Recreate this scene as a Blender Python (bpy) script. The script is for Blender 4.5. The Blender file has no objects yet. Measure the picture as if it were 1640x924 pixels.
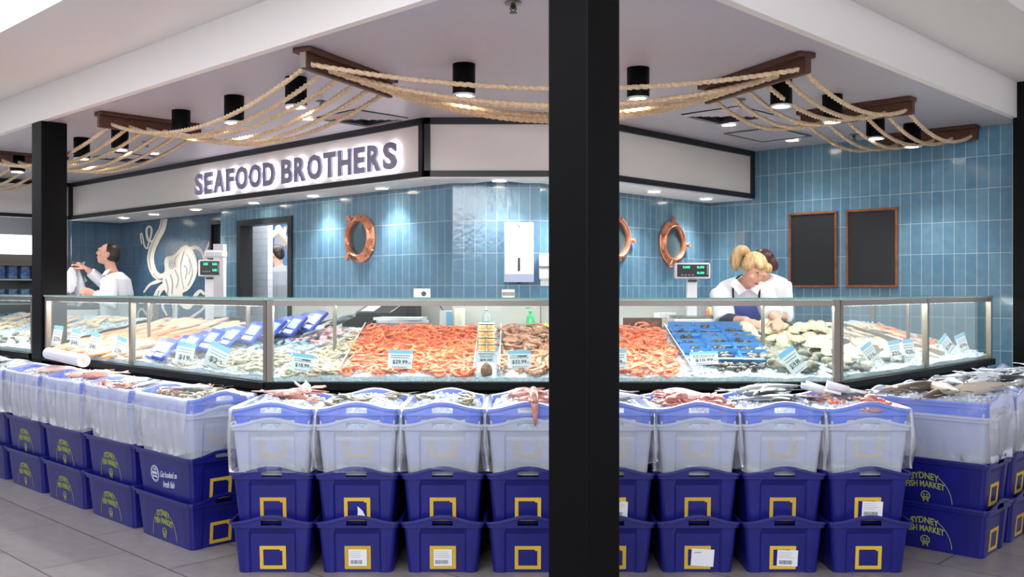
import bpy, bmesh, math, random
from mathutils import Vector, Matrix, noise
C = bpy.context.scene.collection
PI = math.pi
random.seed(7)
# ---------------------------------------------------------------- camera, world, exposure
EYE = 1.38
cam_data = bpy.data.cameras.new('camera'); cam = bpy.data.objects.new('camera', cam_data); C.objects.link(cam)
cam.location = (0, 0, EYE); cam.rotation_euler = (PI/2, 0, 0)
cam_data.sensor_width = 36; cam_data.lens = 1543/1640*36; cam_data.clip_end = 100
bpy.context.scene.camera = cam
vs = bpy.context.scene.view_settings
vs.view_transform = 'Standard'; vs.look = 'None'; vs.gamma = 1; vs.use_curve_mapping = False
vs.exposure = 0.28
world = bpy.data.worlds.new('world'); bpy.context.scene.world = world; world.use_nodes = True
world.node_tree.nodes['Background'].inputs[0].default_value = (0.80, 0.83, 0.92, 1)
world.node_tree.nodes['Background'].inputs[1].default_value = 0.80
TH = math.radians(46.2); SN, CS = math.sin(TH), math.cos(TH)
def RL(r, l, z=None):
    x, y = r*CS - l*SN, r*SN + l*CS
    return (x, y) if z is None else Vector((x, y, z))
Rv = Vector((CS, SN, 0)); Lv = Vector((-SN, CS, 0)); Zv = Vector((0, 0, 1)); Xv = Vector((1, 0, 0)); Yv = Vector((0, 1, 0))
def area(name, loc, target, sx, sy, power, col=(1, 1, 1), spread=None, parent=None):
    d = bpy.data.lights.new(name, 'AREA'); d.shape = 'RECTANGLE'; d.size = sx; d.size_y = sy; d.energy = power; d.color = col
    if spread: d.spread = spread
    o = bpy.data.objects.new(name, d); C.objects.link(o); o.location = loc
    o.rotation_euler = (Vector(target)-Vector(loc)).to_track_quat('-Z', 'Y').to_euler()
    return o
def spot(name, loc, power, angle=100, blend=.6, col=(1, .96, .92), rad=.05, target=None):
    d = bpy.data.lights.new(name, 'SPOT'); d.energy = power; d.spot_size = math.radians(angle); d.spot_blend = blend; d.color = col; d.shadow_soft_size = rad
    o = bpy.data.objects.new(name, d); C.objects.link(o); o.location = loc
    if target: o.rotation_euler = (Vector(target)-Vector(loc)).to_track_quat('-Z', 'Y').to_euler()
    return o
LP = dict(mall=150, can=42, soffit=42, case=9, room=42, lightwell=1.5)
# ceiling lights of the mall walkway (behind and beside the camera, above the walkway)
area('walkway_ceiling_light', (-1.6, -1.0, 2.95), (-1.0, 3.0, 0.6), 3.0, 1.2, LP['mall'], (.93, .95, 1))
area('walkway_ceiling_light', (2.2, -1.0, 2.95), (1.6, 3.0, 0.6), 3.0, 1.2, LP['mall']*.6, (.93, .95, 1))

# ---------------------------------------------------------------- materials
def lin(c): return tuple((v/255/12.92 if v/255 <= .04045 else ((v/255+.055)/1.055)**2.4) for v in c)
MATS = {}
def mat(name, rgb, rough=.5, metal=0, spec=.5, var=0, bump=0, scale=20, rgb2=None, emit=0, objvar=0, coat=0, trans=0, sss=0, scale3=None):
    if name in MATS: return MATS[name]
    m = bpy.data.materials.new(name); m.use_nodes = True; nt = m.node_tree; b = nt.nodes['Principled BSDF']
    c = lin(rgb)+(1,)
    b.inputs['Base Color'].default_value = c; b.inputs['Roughness'].default_value = rough; b.inputs['Metallic'].default_value = metal
    b.inputs['Specular IOR Level'].default_value = spec; b.inputs['Coat Weight'].default_value = coat
    if emit: b.inputs['Emission Color'].default_value = c; b.inputs['Emission Strength'].default_value = emit
    tc = nt.nodes.new('ShaderNodeTexCoord')
    last = None
    if rgb2 is not None or bump or var:
        n = nt.nodes.new('ShaderNodeTexNoise'); n.inputs['Scale'].default_value = scale; n.inputs['Detail'].default_value = 4
        if scale3:
            mp = nt.nodes.new('ShaderNodeMapping'); mp.inputs['Scale'].default_value = scale3
            nt.links.new(tc.outputs['Object'], mp.inputs[0]); nt.links.new(mp.outputs[0], n.inputs['Vector'])
        else: nt.links.new(tc.outputs['Object'], n.inputs['Vector'])
        if rgb2 is not None or var:
            r2 = rgb2 or tuple(max(0, v*(1-var)) for v in rgb)
            cr = nt.nodes.new('ShaderNodeValToRGB'); cr.color_ramp.elements[0].position = .35; cr.color_ramp.elements[1].position = .65
            cr.color_ramp.elements[0].color = c; cr.color_ramp.elements[1].color = lin(r2)+(1,)
            nt.links.new(n.outputs['Fac'], cr.inputs[0]); last = cr.outputs[0]
            nt.links.new(last, b.inputs['Base Color'])
        if bump:
            bp = nt.nodes.new('ShaderNodeBump'); bp.inputs['Strength'].default_value = bump; bp.inputs['Distance'].default_value = .01
            nt.links.new(n.outputs['Fac'], bp.inputs['Height']); nt.links.new(bp.outputs[0], b.inputs['Normal'])
    if objvar:
        oi = nt.nodes.new('ShaderNodeObjectInfo'); h = nt.nodes.new('ShaderNodeHueSaturation')
        mr = nt.nodes.new('ShaderNodeMapRange'); mr.inputs[3].default_value = 1-objvar; mr.inputs[4].default_value = 1+objvar
        nt.links.new(oi.outputs['Random'], mr.inputs[0]); nt.links.new(mr.outputs[0], h.inputs['Value'])
        mr2 = nt.nodes.new('ShaderNodeMapRange'); mr2.inputs[3].default_value = .5-.04*objvar; mr2.inputs[4].default_value = .5+.06*objvar
        nt.links.new(oi.outputs['Random'], mr2.inputs[0]); nt.links.new(mr2.outputs[0], h.inputs['Hue'])
        if last: nt.links.new(last, h.inputs['Color'])
        else: h.inputs['Color'].default_value = c
        nt.links.new(h.outputs[0], b.inputs['Base Color'])
    MATS[name] = m; return m
def film(name, haze, gloss, tint=(235, 240, 250), rough=.15, bump=0, scale=8, noise_amt=0):
    """thin clear sheet: transparent + white haze + gloss"""
    m = bpy.data.materials.new(name); m.use_nodes = True; nt = m.node_tree; nt.nodes.clear()
    out = nt.nodes.new('ShaderNodeOutputMaterial'); tr = nt.nodes.new('ShaderNodeBsdfTransparent'); tr.inputs[0].default_value = lin(tint)+(1,)
    di = nt.nodes.new('ShaderNodeBsdfDiffuse'); di.inputs[0].default_value = (.93, .94, .97, 1)
    tl = nt.nodes.new('ShaderNodeBsdfTranslucent'); tl.inputs[0].default_value = (.93, .94, .97, 1)
    md = nt.nodes.new('ShaderNodeMixShader'); md.inputs[0].default_value = .45
    nt.links.new(di.outputs[0], md.inputs[1]); nt.links.new(tl.outputs[0], md.inputs[2])
    gl = nt.nodes.new('ShaderNodeBsdfGlossy'); gl.inputs[0].default_value = (1, 1, 1, 1); gl.inputs[1].default_value = rough
    m1 = nt.nodes.new('ShaderNodeMixShader'); m1.inputs[0].default_value = haze
    nt.links.new(tr.outputs[0], m1.inputs[1]); nt.links.new(md.outputs[0], m1.inputs[2])
    fr = nt.nodes.new('ShaderNodeFresnel'); fr.inputs[0].default_value = 1.45
    mu = nt.nodes.new('ShaderNodeMath'); mu.operation = 'MULTIPLY'; mu.inputs[1].default_value = gloss; nt.links.new(fr.outputs[0], mu.inputs[0])
    m2 = nt.nodes.new('ShaderNodeMixShader'); nt.links.new(mu.outputs[0], m2.inputs[0]); nt.links.new(m1.outputs[0], m2.inputs[1]); nt.links.new(gl.outputs[0], m2.inputs[2])
    nt.links.new(m2.outputs[0], out.inputs[0])
    if bump or noise_amt:
        tc = nt.nodes.new('ShaderNodeTexCoord'); n = nt.nodes.new('ShaderNodeTexNoise'); n.inputs['Scale'].default_value = scale; n.inputs['Detail'].default_value = 3; n.inputs['Distortion'].default_value = 1.2
        nt.links.new(tc.outputs['Object'], n.inputs['Vector'])
        bp = nt.nodes.new('ShaderNodeBump'); bp.inputs['Strength'].default_value = bump; bp.inputs['Distance'].default_value = .02
        nt.links.new(n.outputs['Fac'], bp.inputs['Height'])
        for s in (gl, fr): nt.links.new(bp.outputs[0], s.inputs['Normal'])
        if noise_amt:
            mr = nt.nodes.new('ShaderNodeMapRange'); mr.inputs[1].default_value = .45; mr.inputs[2].default_value = .72; mr.inputs[3].default_value = haze; mr.inputs[4].default_value = haze+noise_amt
            nt.links.new(n.outputs['Fac'], mr.inputs[0]); nt.links.new(mr.outputs[0], m1.inputs[0])
    MATS[name] = m; return m
def tile_mat(name, c1, c2, mortar, tw, th, msize=.0022, rough=.16, bump=.35, off=0):
    m = bpy.data.materials.new(name); m.use_nodes = True; nt = m.node_tree; b = nt.nodes['Principled BSDF']
    uv = nt.nodes.new('ShaderNodeUVMap')
    mp = nt.nodes.new('ShaderNodeMapping'); nt.links.new(uv.outputs[0], mp.inputs[0])
    br = nt.nodes.new('ShaderNodeTexBrick'); br.offset = off; br.inputs['Scale'].default_value = 1
    br.inputs['Brick Width'].default_value = tw; br.inputs['Row Height'].default_value = th; br.inputs['Mortar Size'].default_value = msize; br.inputs['Mortar Smooth'].default_value = .1
    br.inputs['Color1'].default_value = lin(c1)+(1,); br.inputs['Color2'].default_value = lin(c2)+(1,); br.inputs['Mortar'].default_value = lin(mortar)+(1,)
    nt.links.new(mp.outputs[0], br.inputs['Vector'])
    n = nt.nodes.new('ShaderNodeTexNoise'); n.inputs['Scale'].default_value = 14; n.inputs['Detail'].default_value = 5; nt.links.new(mp.outputs[0], n.inputs['Vector'])
    mx = nt.nodes.new('ShaderNodeMix'); mx.data_type = 'RGBA'; mx.blend_type = 'OVERLAY'; mx.inputs[0].default_value = .22
    nt.links.new(br.outputs['Color'], mx.inputs[6]); nt.links.new(n.outputs['Fac'], mx.inputs[7]); nt.links.new(mx.outputs[2], b.inputs['Base Color'])
    n2 = nt.nodes.new('ShaderNodeTexNoise'); n2.inputs['Scale'].default_value = 22; n2.inputs['Detail'].default_value = 2; nt.links.new(mp.outputs[0], n2.inputs['Vector'])
    ad = nt.nodes.new('ShaderNodeMath'); ad.operation = 'MULTIPLY_ADD'; nt.links.new(br.outputs['Fac'], ad.inputs[0]); ad.inputs[1].default_value = -1.5; nt.links.new(n2.outputs['Fac'], ad.inputs[2])
    bp = nt.nodes.new('ShaderNodeBump'); bp.inputs['Strength'].default_value = bump; bp.inputs['Distance'].default_value = .004
    nt.links.new(ad.outputs[0], bp.inputs['Height']); nt.links.new(bp.outputs[0], b.inputs['Normal'])
    b.inputs['Roughness'].default_value = rough
    MATS[name] = m; return m
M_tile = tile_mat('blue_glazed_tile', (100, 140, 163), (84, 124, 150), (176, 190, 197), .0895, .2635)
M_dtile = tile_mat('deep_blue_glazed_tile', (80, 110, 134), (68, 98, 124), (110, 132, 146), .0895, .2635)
M_wtile = tile_mat('white_wall_tile', (225, 228, 232), (215, 220, 226), (180, 186, 194), .3, .075, off=.5)
M_floor = tile_mat('grey_floor_tile', (144, 137, 135), (132, 126, 126), (92, 87, 86), .9, .45, msize=.005, rough=.35, bump=.1, off=.5)
M_plaster = mat('white_plaster', (240, 235, 231), .8)
M_ceil = mat('grey_ceiling_paint', (188, 184, 194), .42, spec=.4)
M_fascia = mat('off_white_panel', (240, 234, 229), .5)
M_black = mat('black_satin_metal', (5, 5, 6), .5, spec=.12)
M_trim = mat('black_trim', (22, 24, 30), .4)
M_soffit = mat('soffit_white', (247, 247, 248), .7)
M_steel = mat('brushed_steel', (140, 132, 126), .32, metal=.85, bump=.03, scale=60)
M_steel2 = mat('dull_steel', (128, 120, 112), .38, metal=.6)
M_glass = film('clear_glass', .003, .28, (246, 252, 250), .02)
M_edge = mat('green_glass_edge', (120, 170, 160), .2)
M_lamp = mat('lamp_white', (255, 250, 240), .5, emit=9)
M_well = mat('luminous_ceiling', (250, 250, 255), .8, emit=LP['lightwell'])
M_wood = mat('walnut_wood', (92, 52, 34), .5, rgb2=(60, 32, 22), scale=9, scale3=(1, 12, 12), bump=.1)
M_oak = mat('oak_frame', (150, 92, 56), .5, rgb2=(122, 70, 40), scale=12)
M_rope = mat('manila_rope', (226, 200, 168), .85, rgb2=(196, 166, 130), scale=60, bump=.3)
M_copper = mat('copper', (226, 160, 128), .3, metal=.55, rgb2=(198, 126, 96), scale=14)
M_blue = mat('royal_blue_plastic', (20, 22, 114), .36, rgb2=(17, 19, 100), scale=7)
M_lblue = mat('light_blue_plastic', (92, 122, 220), .4)
M_yel = mat('yellow_label_frame', (206, 168, 52), .5, objvar=.12)
M_print = mat('yellow_green_print', (150, 158, 72), .6)
M_wprint = mat('white_print', (214, 220, 238), .6)
M_paper = mat('white_paper', (226, 226, 230), .7)
M_ink = mat('black_ink', (40, 40, 52), .7)
M_hdr = mat('pale_blue_print', (120, 178, 214), .6)
M_wplast = mat('white_plastic', (232, 232, 236), .35)
M_bplast = mat('black_plastic', (26, 28, 32), .35)
M_screen = mat('dark_screen', (16, 22, 26), .2)
M_green = mat('green_digits', (40, 230, 160), .5, emit=1.3)
M_ice = mat('crushed_ice', (220, 226, 233), .28, rgb2=(184, 197, 212), scale=55, bump=1.0, spec=.6)
M_clear = film('milky_clear_plastic', .60, .3, (225, 230, 238), .35)
M_bag = film('thin_plastic_film', .07, .6, (248, 250, 253), .3, bump=.25, scale=6, noise_amt=.16)
M_bag2 = film('cloudy_plastic_film', .13, .45, (243, 246, 252), .28, bump=.35, scale=6, noise_amt=.16)
M_acr = film('acrylic', .08, .9, (245, 250, 252), .05)
M_skin = mat('skin', (222, 172, 150), .5, rgb2=(212, 156, 134), scale=8)
M_white = mat('white_cotton', (236, 238, 244), .85, bump=.25, scale=18)
M_grey = mat('grey_cotton', (140, 146, 152), .85, bump=.2, scale=18)
M_navy = mat('navy_cloth', (34, 34, 56), .85)
M_apron = mat('blue_apron', (52, 74, 176), .7, bump=.2, scale=12)
M_hairb = mat('blonde_hair', (206, 180, 132), .5, rgb2=(160, 128, 84), scale=30, scale3=(3, 1, .4), bump=.5)
M_hairk = mat('dark_hair', (40, 28, 26), .4, rgb2=(24, 18, 18), scale=30, bump=.3)
M_hairr = mat('maroon_hair', (72, 28, 32), .45, rgb2=(48, 20, 24), scale=30, bump=.3)
M_lip = mat('lips', (178, 88, 88), .5)
M_board = mat('chalkboard', (34, 36, 40), .6)
M_cream = mat('cream_mural_line', (236, 230, 218), .7)
M_mid = mat('grey_blue_mural_shade', (160, 170, 172), .7)

# ---------------------------------------------------------------- mesh helpers
class MB:
    def __init__(s): s.v = []; s.f = []; s.uv = {}
    def add(s, vs_, fs_):
        n = len(s.v); s.v += [tuple(v) for v in vs_]; s.f += [tuple(i+n for i in f) for f in fs_]; return s
    def box(s, x0, x1, y0, y1, z0, z1, M=None):
        vs_ = [Vector(p) for p in ((x0,y0,z0),(x1,y0,z0),(x1,y1,z0),(x0,y1,z0),(x0,y0,z1),(x1,y0,z1),(x1,y1,z1),(x0,y1,z1))]
        if M: vs_ = [M @ v for v in vs_]
        return s.add(vs_, [(0,3,2,1),(4,5,6,7),(0,1,5,4),(1,2,6,5),(2,3,7,6),(3,0,4,7)])
    def prism(s, pts, z0, z1, M=None):
        n = len(pts); vs_ = [Vector((p[0], p[1], z0)) for p in pts]+[Vector((p[0], p[1], z1)) for p in pts]
        if M: vs_ = [M @ v for v in vs_]
        return s.add(vs_, [tuple(range(n-1, -1, -1)), tuple(range(n, 2*n))]+[(i, (i+1) % n, n+(i+1) % n, n+i) for i in range(n)])
    def rings(s, rs, cap=True, closed=True):
        n = len(rs[0]); base = len(s.v)
        for r in rs: s.v += [tuple(p) for p in r]
        for k in range(len(rs)-1):
            for i in range(n if closed else n-1):
                a = base+k*n+i; b = base+k*n+(i+1) % n; s.f.append((a, b, b+n, a+n))
        if cap and closed:
            s.f.append(tuple(base+i for i in range(n-1, -1, -1))); s.f.append(tuple(base+(len(rs)-1)*n+i for i in range(n)))
        return s
    def lathe(s, prof, n=20, M=None, cap=True):
        rs = []
        for r, z in prof:
            ring = [Vector((r*math.cos(2*PI*i/n), r*math.sin(2*PI*i/n), z)) for i in range(n)]
            rs.append([M @ p for p in ring] if M else ring)
        return s.rings(rs, cap)
    def tube(s, pts, rad, n=8, flat=1.0, ref=None, M=None):
        pts = [Vector(p) for p in pts]; rs = []; prev = None
        for i, p in enumerate(pts):
            t = (pts[min(i+1, len(pts)-1)]-pts[max(i-1, 0)])
            t = t.normalized() if t.length > 1e-9 else Vector((0, 0, 1))
            if prev is None:
                u = (Vector(ref) if ref else (Zv if abs(t.z) < .9 else Xv)); u = (u-t*u.dot(t)).normalized()
            else: u = (prev-t*prev.dot(t)).normalized()
            prev = u; w = t.cross(u); r = rad[i] if isinstance(rad, (list, tuple)) else rad
            if isinstance(r, (list, tuple)): ru, rw = r
            else: ru, rw = r*flat, r
            ring = [p+u*(ru*math.cos(2*PI*k/n))+w*(rw*math.sin(2*PI*k/n)) for k in range(n)]
            rs.append([M @ q for q in ring] if M else ring)
        return s.rings(rs)
    def ell(s, c, r, n=12, m=8, M=None):
        c = Vector(c); rs = []
        for j in range(m+1):
            a = -PI/2+PI*(j+.02)/(m+.04)
            ring = [c+Vector((r[0]*math.cos(a)*math.cos(2*PI*i/n), r[1]*math.cos(a)*math.sin(2*PI*i/n), r[2]*math.sin(a))) for i in range(n)]
            rs.append([M @ p for p in ring] if M else ring)
        return s.rings(rs)
    def mesh(s, name, m, smooth=False):
        me = bpy.data.meshes.new(name); me.from_pydata(s.v, [], s.f); me.materials.append(m)
        if smooth: me.polygons.foreach_set('use_smooth', [True]*len(me.polygons))
        me.update(); return me
    def build(s, name, m, parent=None, smooth=False, loc=None, rot=None):
        o = bpy.data.objects.new(name, s.mesh(name, m, smooth)); C.objects.link(o)
        if parent: o.parent = parent
        if loc is not None: o.location = loc
        if rot is not None: o.rotation_euler = rot
        return o
def tag(o, label=None, cat=None, group=None, kind=None):
    if label: o['label'] = label
    if cat: o['category'] = cat
    if group: o['group'] = group
    if kind: o['kind'] = kind
    return o
def empty(name, loc, label, cat, group=None, rz=0):
    o = bpy.data.objects.new(name, None); C.objects.link(o); o.location = loc; o.rotation_euler = (0, 0, rz); o.empty_display_size = .05
    return tag(o, label, cat, group)
def struct(name, mb, m, smooth=False): return tag(mb.build(name, m, None, smooth), kind='structure')
KIDS = {}
def dup(root, loc, rot, label=None, group=None, scale=None):
    r = root.copy(); C.objects.link(r); r.location = loc; r.rotation_euler = rot if isinstance(rot, (tuple, list)) or hasattr(rot, 'x') else (0, 0, rot)
    if scale: r.scale = (scale,)*3 if isinstance(scale, (int, float)) else scale
    if label: r['label'] = label
    if group: r['group'] = group
    if root.name not in KIDS: KIDS[root.name] = [(c, list(c.children)) for c in root.children]
    for c, gs in KIDS[root.name]:
        d = c.copy(); C.objects.link(d); d.parent = r
        for g in gs: e = g.copy(); C.objects.link(e); e.parent = d
    return r
def bevel(o, w=.004, seg=2):
    b = o.modifiers.new('b', 'BEVEL'); b.width = w; b.segments = seg; b.limit_method = 'ANGLE'; return o
def bake(o):
    dg = bpy.context.evaluated_depsgraph_get(); me = bpy.data.meshes.new_from_object(o.evaluated_get(dg)); o.modifiers.clear(); o.data = me; return o
def frame(o_, xd, up):
    xd = Vector(xd).normalized(); up = Vector(up).normalized(); n = xd.cross(up)
    M = Matrix((xd, up, n)).transposed().to_4x4(); M.translation = Vector(o_); return M
TXT = {}
def text_geo(s, bold=.0, ext=.002, res=3):
    """lettering as verts, faces normalised to height 1, x from 0"""
    k = (s, bold, ext, res)
    if k in TXT: return TXT[k]
    cu = bpy.data.curves.new('t', 'FONT'); cu.body = s; cu.offset = bold; cu.extrude = ext; cu.resolution_u = res; cu.size = 1
    o = bpy.data.objects.new('t', cu); C.objects.link(o); bpy.context.view_layer.update()
    me = bpy.data.meshes.new_from_object(o.evaluated_get(bpy.context.evaluated_depsgraph_get()))
    vs_ = [v.co.copy() for v in me.vertices]; fs_ = [tuple(p.vertices) for p in me.polygons]
    bpy.data.objects.remove(o); bpy.data.curves.remove(cu); bpy.data.meshes.remove(me)
    TXT[k] = (vs_, fs_); return TXT[k]
def text_mb(mb, s, M, w=None, h=.1, bold=0, ext=.001, shear=0, center=True, depth=None, arch=0):
    """lettering of height h (caps) and width w in frame M (x right, y up, z out)"""
    vs_, fs_ = text_geo(s, bold)
    x0 = min(v.x for v in vs_); x1 = max(v.x for v in vs_); y0 = min(v.y for v in vs_); y1 = max(v.y for v in vs_)
    sy = h/(y1-y0); sx = w/(x1-x0) if w else sy
    out = []
    for v in vs_:
        x = (v.x-x0)*sx; y = (v.y-y0)*sy
        if center: x -= (x1-x0)*sx/2
        x += shear*y
        W = (x1-x0)*sx
        if arch: y += arch*(1-(2*x/W)**2)
        out.append(M @ Vector((x, y, ext if v.z > 0 else 0)))
    mb.add(out, fs_); return mb
def px(p, y, Y): return ((p-820)/1543*Y, Y, EYE-(y-463)/1543*Y)
def on_r(p, r):   # ground position of photo column p on the line r = const
    k = (p-820)/1543; Y = r/(SN+CS*k); return (k*Y, Y)
def on_l(p, l):
    k = (p-820)/1543; Y = l/(CS-SN*k); return (k*Y, Y)
ORD = ['first', 'second', 'third', 'fourth', 'fifth', 'sixth', 'seventh', 'eighth', 'ninth', 'tenth', 'eleventh', 'twelfth']
def cr(pts, k=6):
    pts = [Vector(p) for p in pts]; out = []
    for i in range(len(pts)-1):
        a, b, c, d = pts[max(i-1, 0)], pts[i], pts[i+1], pts[min(i+2, len(pts)-1)]
        for j in range(k):
            t = j/k; out.append(.5*((2*b)+(c-a)*t+(2*a-5*b+4*c-d)*t*t+(3*b-a-3*c+d)*t**3))
    out.append(pts[-1]); return out

# ---------------------------------------------------------------- room shell
ZC = 2.70; ZB = 2.245
def quad_uv(name, pts, uvs, m, kind='structure'):
    me = bpy.data.meshes.new(name); me.from_pydata([tuple(p) for p in pts], [], [tuple(range(len(pts)))]); me.materials.append(m)
    uvl = me.uv_layers.new(name='UVMap')
    for i, u in enumerate(uvs): uvl.data[i].uv = u
    o = bpy.data.objects.new(name, me); C.objects.link(o); o['kind'] = kind; return o
def solid_wall(name, a, b, z0, z1, m, thick=.1, u0=0):
    """wall from a to b (left to right seen from the shop front), face towards the viewer, body behind it"""
    a = Vector((a[0], a[1], 0)); b = Vector((b[0], b[1], 0)); d = (b-a).normalized(); n = Vector((-d.y, d.x, 0))*thick; L_ = (b-a).length
    ps = [a+Zv*z0, b+Zv*z0, b+Zv*z1, a+Zv*z1]; ps += [p+n for p in ps]
    fs = [(0,1,2,3), (5,4,7,6), (1,5,6,2), (4,0,3,7), (3,2,6,7), (4,5,1,0)]
    me = bpy.data.meshes.new(name); me.from_pydata([tuple(p) for p in ps], [], fs); me.materials.append(m)
    uvl = me.uv_layers.new(name='UVMap'); zz = 1.405-.2635*6
    for pi, f in enumerate(fs):
        for k, vi in enumerate(f):
            v = ps[vi]; s_ = (v-a).dot(d)
            if pi in (2, 3): s_ += (v-a).dot(n.normalized())
            uvl.data[pi*4+k].uv = (u0+s_, v.z-zz)
    o = bpy.data.objects.new(name, me); C.objects.link(o); o['kind'] = 'structure'; return o
# floor
fp = [Vector((-16, -6, 0)), Vector((14, -6, 0)), Vector((14, 20, 0)), Vector((-16, 20, 0))]
quad_uv('floor', fp, [(p.dot(Lv), p.dot(Rv)) for p in fp], M_floor)
# shop ceiling (r > 2.95, l > 2.38)
struct('ceiling', MB().prism([RL(2.95, 2.38), RL(9.2, 2.38), RL(9.2, 14.5), RL(2.95, 14.5)], ZC, ZC+.06), M_ceil)
# bulkhead around the shop front and the walkway ceiling outside it
ZO = 2.97
struct('trim_1', MB().prism([RL(2.90, 2.33), RL(2.95, 2.33), RL(2.95, 14.5), RL(2.90, 14.5)], ZC-.001, ZO+.05), M_plaster)
struct('trim_2', MB().prism([RL(2.90, 2.33), RL(9.6, 2.33), RL(9.6, 2.38), RL(2.95, 2.38)], ZC-.002, ZO+.05), M_plaster)
struct('ceiling_walkway', MB().prism([RL(2.17, 1.76), RL(9.6, 1.76), RL(9.6, 2.33), RL(2.90, 2.33), RL(2.90, 14.5), RL(2.17, 14.5)], ZO, ZO+.06), M_plaster)
struct('trim_3', MB().prism([RL(2.12, 1.71), RL(2.17, 1.71), RL(2.17, 14.5), RL(2.12, 14.5)], ZO, 3.06), M_plaster)
struct('trim_4', MB().prism([RL(2.17, 1.71), RL(9.6, 1.71), RL(9.6, 1.76), RL(2.17, 1.76)], ZO, 3.5), M_plaster)
struct('ceiling_light_well', MB().prism([RL(.3, 2.3), RL(2.12, 2.3), RL(2.12, 14.5), RL(.3, 14.5)], 3.02, 3.06), M_well)
struct('ceiling_high', MB().prism([RL(-3.5, -4), RL(9.6, -4), RL(9.6, 1.8), RL(-3.5, 1.8)], 3.42, 3.5), M_plaster)
# columns
def column(r0, r1, l0, l1, z1, label, dx=0):
    mb = MB().prism([RL(r0, l0), RL(r1, l0), RL(r1, l1), RL(r0, l1)], 0, z1)
    o = bevel(mb.build('column', M_black), .006); o.location.x = dx; tag(o, kind='structure'); return o
column(2.85, 3.05, 2.30, 2.50, ZO, 'c', -.026).name = 'wall_column_corner'
column(2.9, 3.1, 7.90, 8.10, ZC-.003, 'c').name = 'wall_column_left'
column(8.05, 8.32, 2.16, 2.36, 2.97, 'c').name = 'wall_column_right'
# sign band: left, centre, right
BL0 = RL(4.918, 12.4); BC0 = (-.677, 7.46); BC1 = (.556, 7.46); BR1 = RL(8.32, RL(0, 0)[0]+4.761)
def band(a, b, tag_, ntrim):
    solid_wall('wall_band_'+tag_, a, b, ZB+.001, ZC, M_fascia, .06)
    a3 = Vector((a[0], a[1], 0)); b3 = Vector((b[0], b[1], 0)); d = (b3-a3).normalized(); n = Vector((d.y, -d.x, 0)); Lq = (b3-a3).length
    M = frame(a3, d, Zv)
    mb = MB(); e = .026
    mb.box(0, Lq, ZC-.05, ZC, -.001, e, M); mb.box(0, Lq, ZB, ZB+.045, -.001, e, M)
    mb.box(0, .045, ZB, ZC, -.001, e, M); mb.box(Lq-.045, Lq, ZB, ZC, -.001, e, M)
    struct('trim_%d' % ntrim, mb, M_trim)
band(BL0, BC0, 'left', 5); band(BC0, BC1, 'centre', 6); band(BC1, BR1, 'right', 7)
band(RL(2.0, 12.4), RL(4.918, 12.4), 'far', 8)
# soffit behind the band
struct('ceiling_soffit', MB().prism([BL0, BC0, BC1, BR1, RL(8.32, 5.33), RL(5.42, 5.33), RL(5.42, 9.44), RL(5.62, 9.44), RL(5.62, 12.48), RL(4.918, 12.48)], ZB-.012, ZB), M_soffit)
# tile walls
TL = 5.307; TR = 5.24
c0 = (-.48, 7.81); c1 = (.228, 7.81)
lTL = Vector((c0[0], c0[1], 0)).dot(Lv)
# left wall has a doorway l 8.08..9.02
solid_wall('wall_tile_left', RL(TL, 9.43), RL(TL, 9.02), 0, ZB, M_tile, .12)
solid_wall('wall_tile_door_head', RL(TL, 9.02), RL(TL, 8.08), 2.06, ZB, M_tile, .12, .41)
solid_wall('wall_tile_left_inner', RL(TL, 8.08), c0, 0, ZB, M_tile, .12, 1.35)
solid_wall('wall_tile_centre', c0, c1, 0, ZB, M_tile, .12)
rTR = Vector((c1[0], c1[1], 0)).dot(Rv)
solid_wall('wall_tile_right_inner', c1, RL(8.32, TR), 0, ZB, M_tile, .12)
solid_wall('wall_right', RL(8.32, 6.2), RL(8.32, 2.38), 0, ZC, M_tile, .12)
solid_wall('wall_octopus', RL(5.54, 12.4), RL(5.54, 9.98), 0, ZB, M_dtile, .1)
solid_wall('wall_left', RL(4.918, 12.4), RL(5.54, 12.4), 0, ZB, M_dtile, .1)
solid_wall('wall_end_return', RL(5.307, 9.43), RL(5.307, 9.42), 0, ZB, M_tile, .3)
# back room behind the doorway
solid_wall('wall_back_room', RL(6.9, 12.8), RL(6.9, 7.0), 0, 2.6, M_wtile, .1)
solid_wall('wall_back_room_side', RL(6.9, 7.9), RL(5.45, 7.9), 0, 2.6, M_wtile, .1)
struct('ceiling_back_room', MB().prism([RL(5.43, 7.8), RL(7.0, 7.8), RL(7.0, 12.8), RL(5.66, 12.8), RL(5.66, 9.9), RL(5.43, 9.5)], 2.5, 2.55), M_plaster)
area('back_room_light', RL(6.2, 9.6, 2.46), RL(6.2, 9.6, 0), 1.6, .8, LP['room'])
solid_wall('wall_partition', on_r(384, 5.75), on_r(429, 5.75), 0, 2.5, M_wtile, .06)
area('partition_fill_light', RL(5.5, 8.6, 2.35), RL(5.78, 9.5, 1.4), .3, .1, 11)  # extra lamp without a fixture, added to brighten the partition face
# door frame, steel jamb
MD = frame(RL(TL, 9.05, 0), -Lv, Zv)
mb = MB(); mb.box(-.02, .05, 0, 2.09, -.13, .02, MD); mb.box(.93, 1.0, 0, 2.09, -.13, .02, MD); mb.box(.05, .93, 2.03, 2.09, -.13, .02, MD)
struct('door_1', mb, M_trim)
# dark service door beside the mural
mb = MB(); MDD = frame(RL(5.53, 9.98, 0), -Lv, Zv); mb.box(-.04, .0, 0, 2.14, -.08, .03, MDD); mb.box(0, .55, 0, 2.10, -.06, -.02, MDD); mb.box(-.0, .55, 2.10, 2.14, -.08, .03, MDD)
struct('door_2', mb, M_trim)
solid_wall('wall_over_door', RL(5.54, 9.98), RL(5.54, 9.43), 2.12, ZB, M_dtile, .1)
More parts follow.
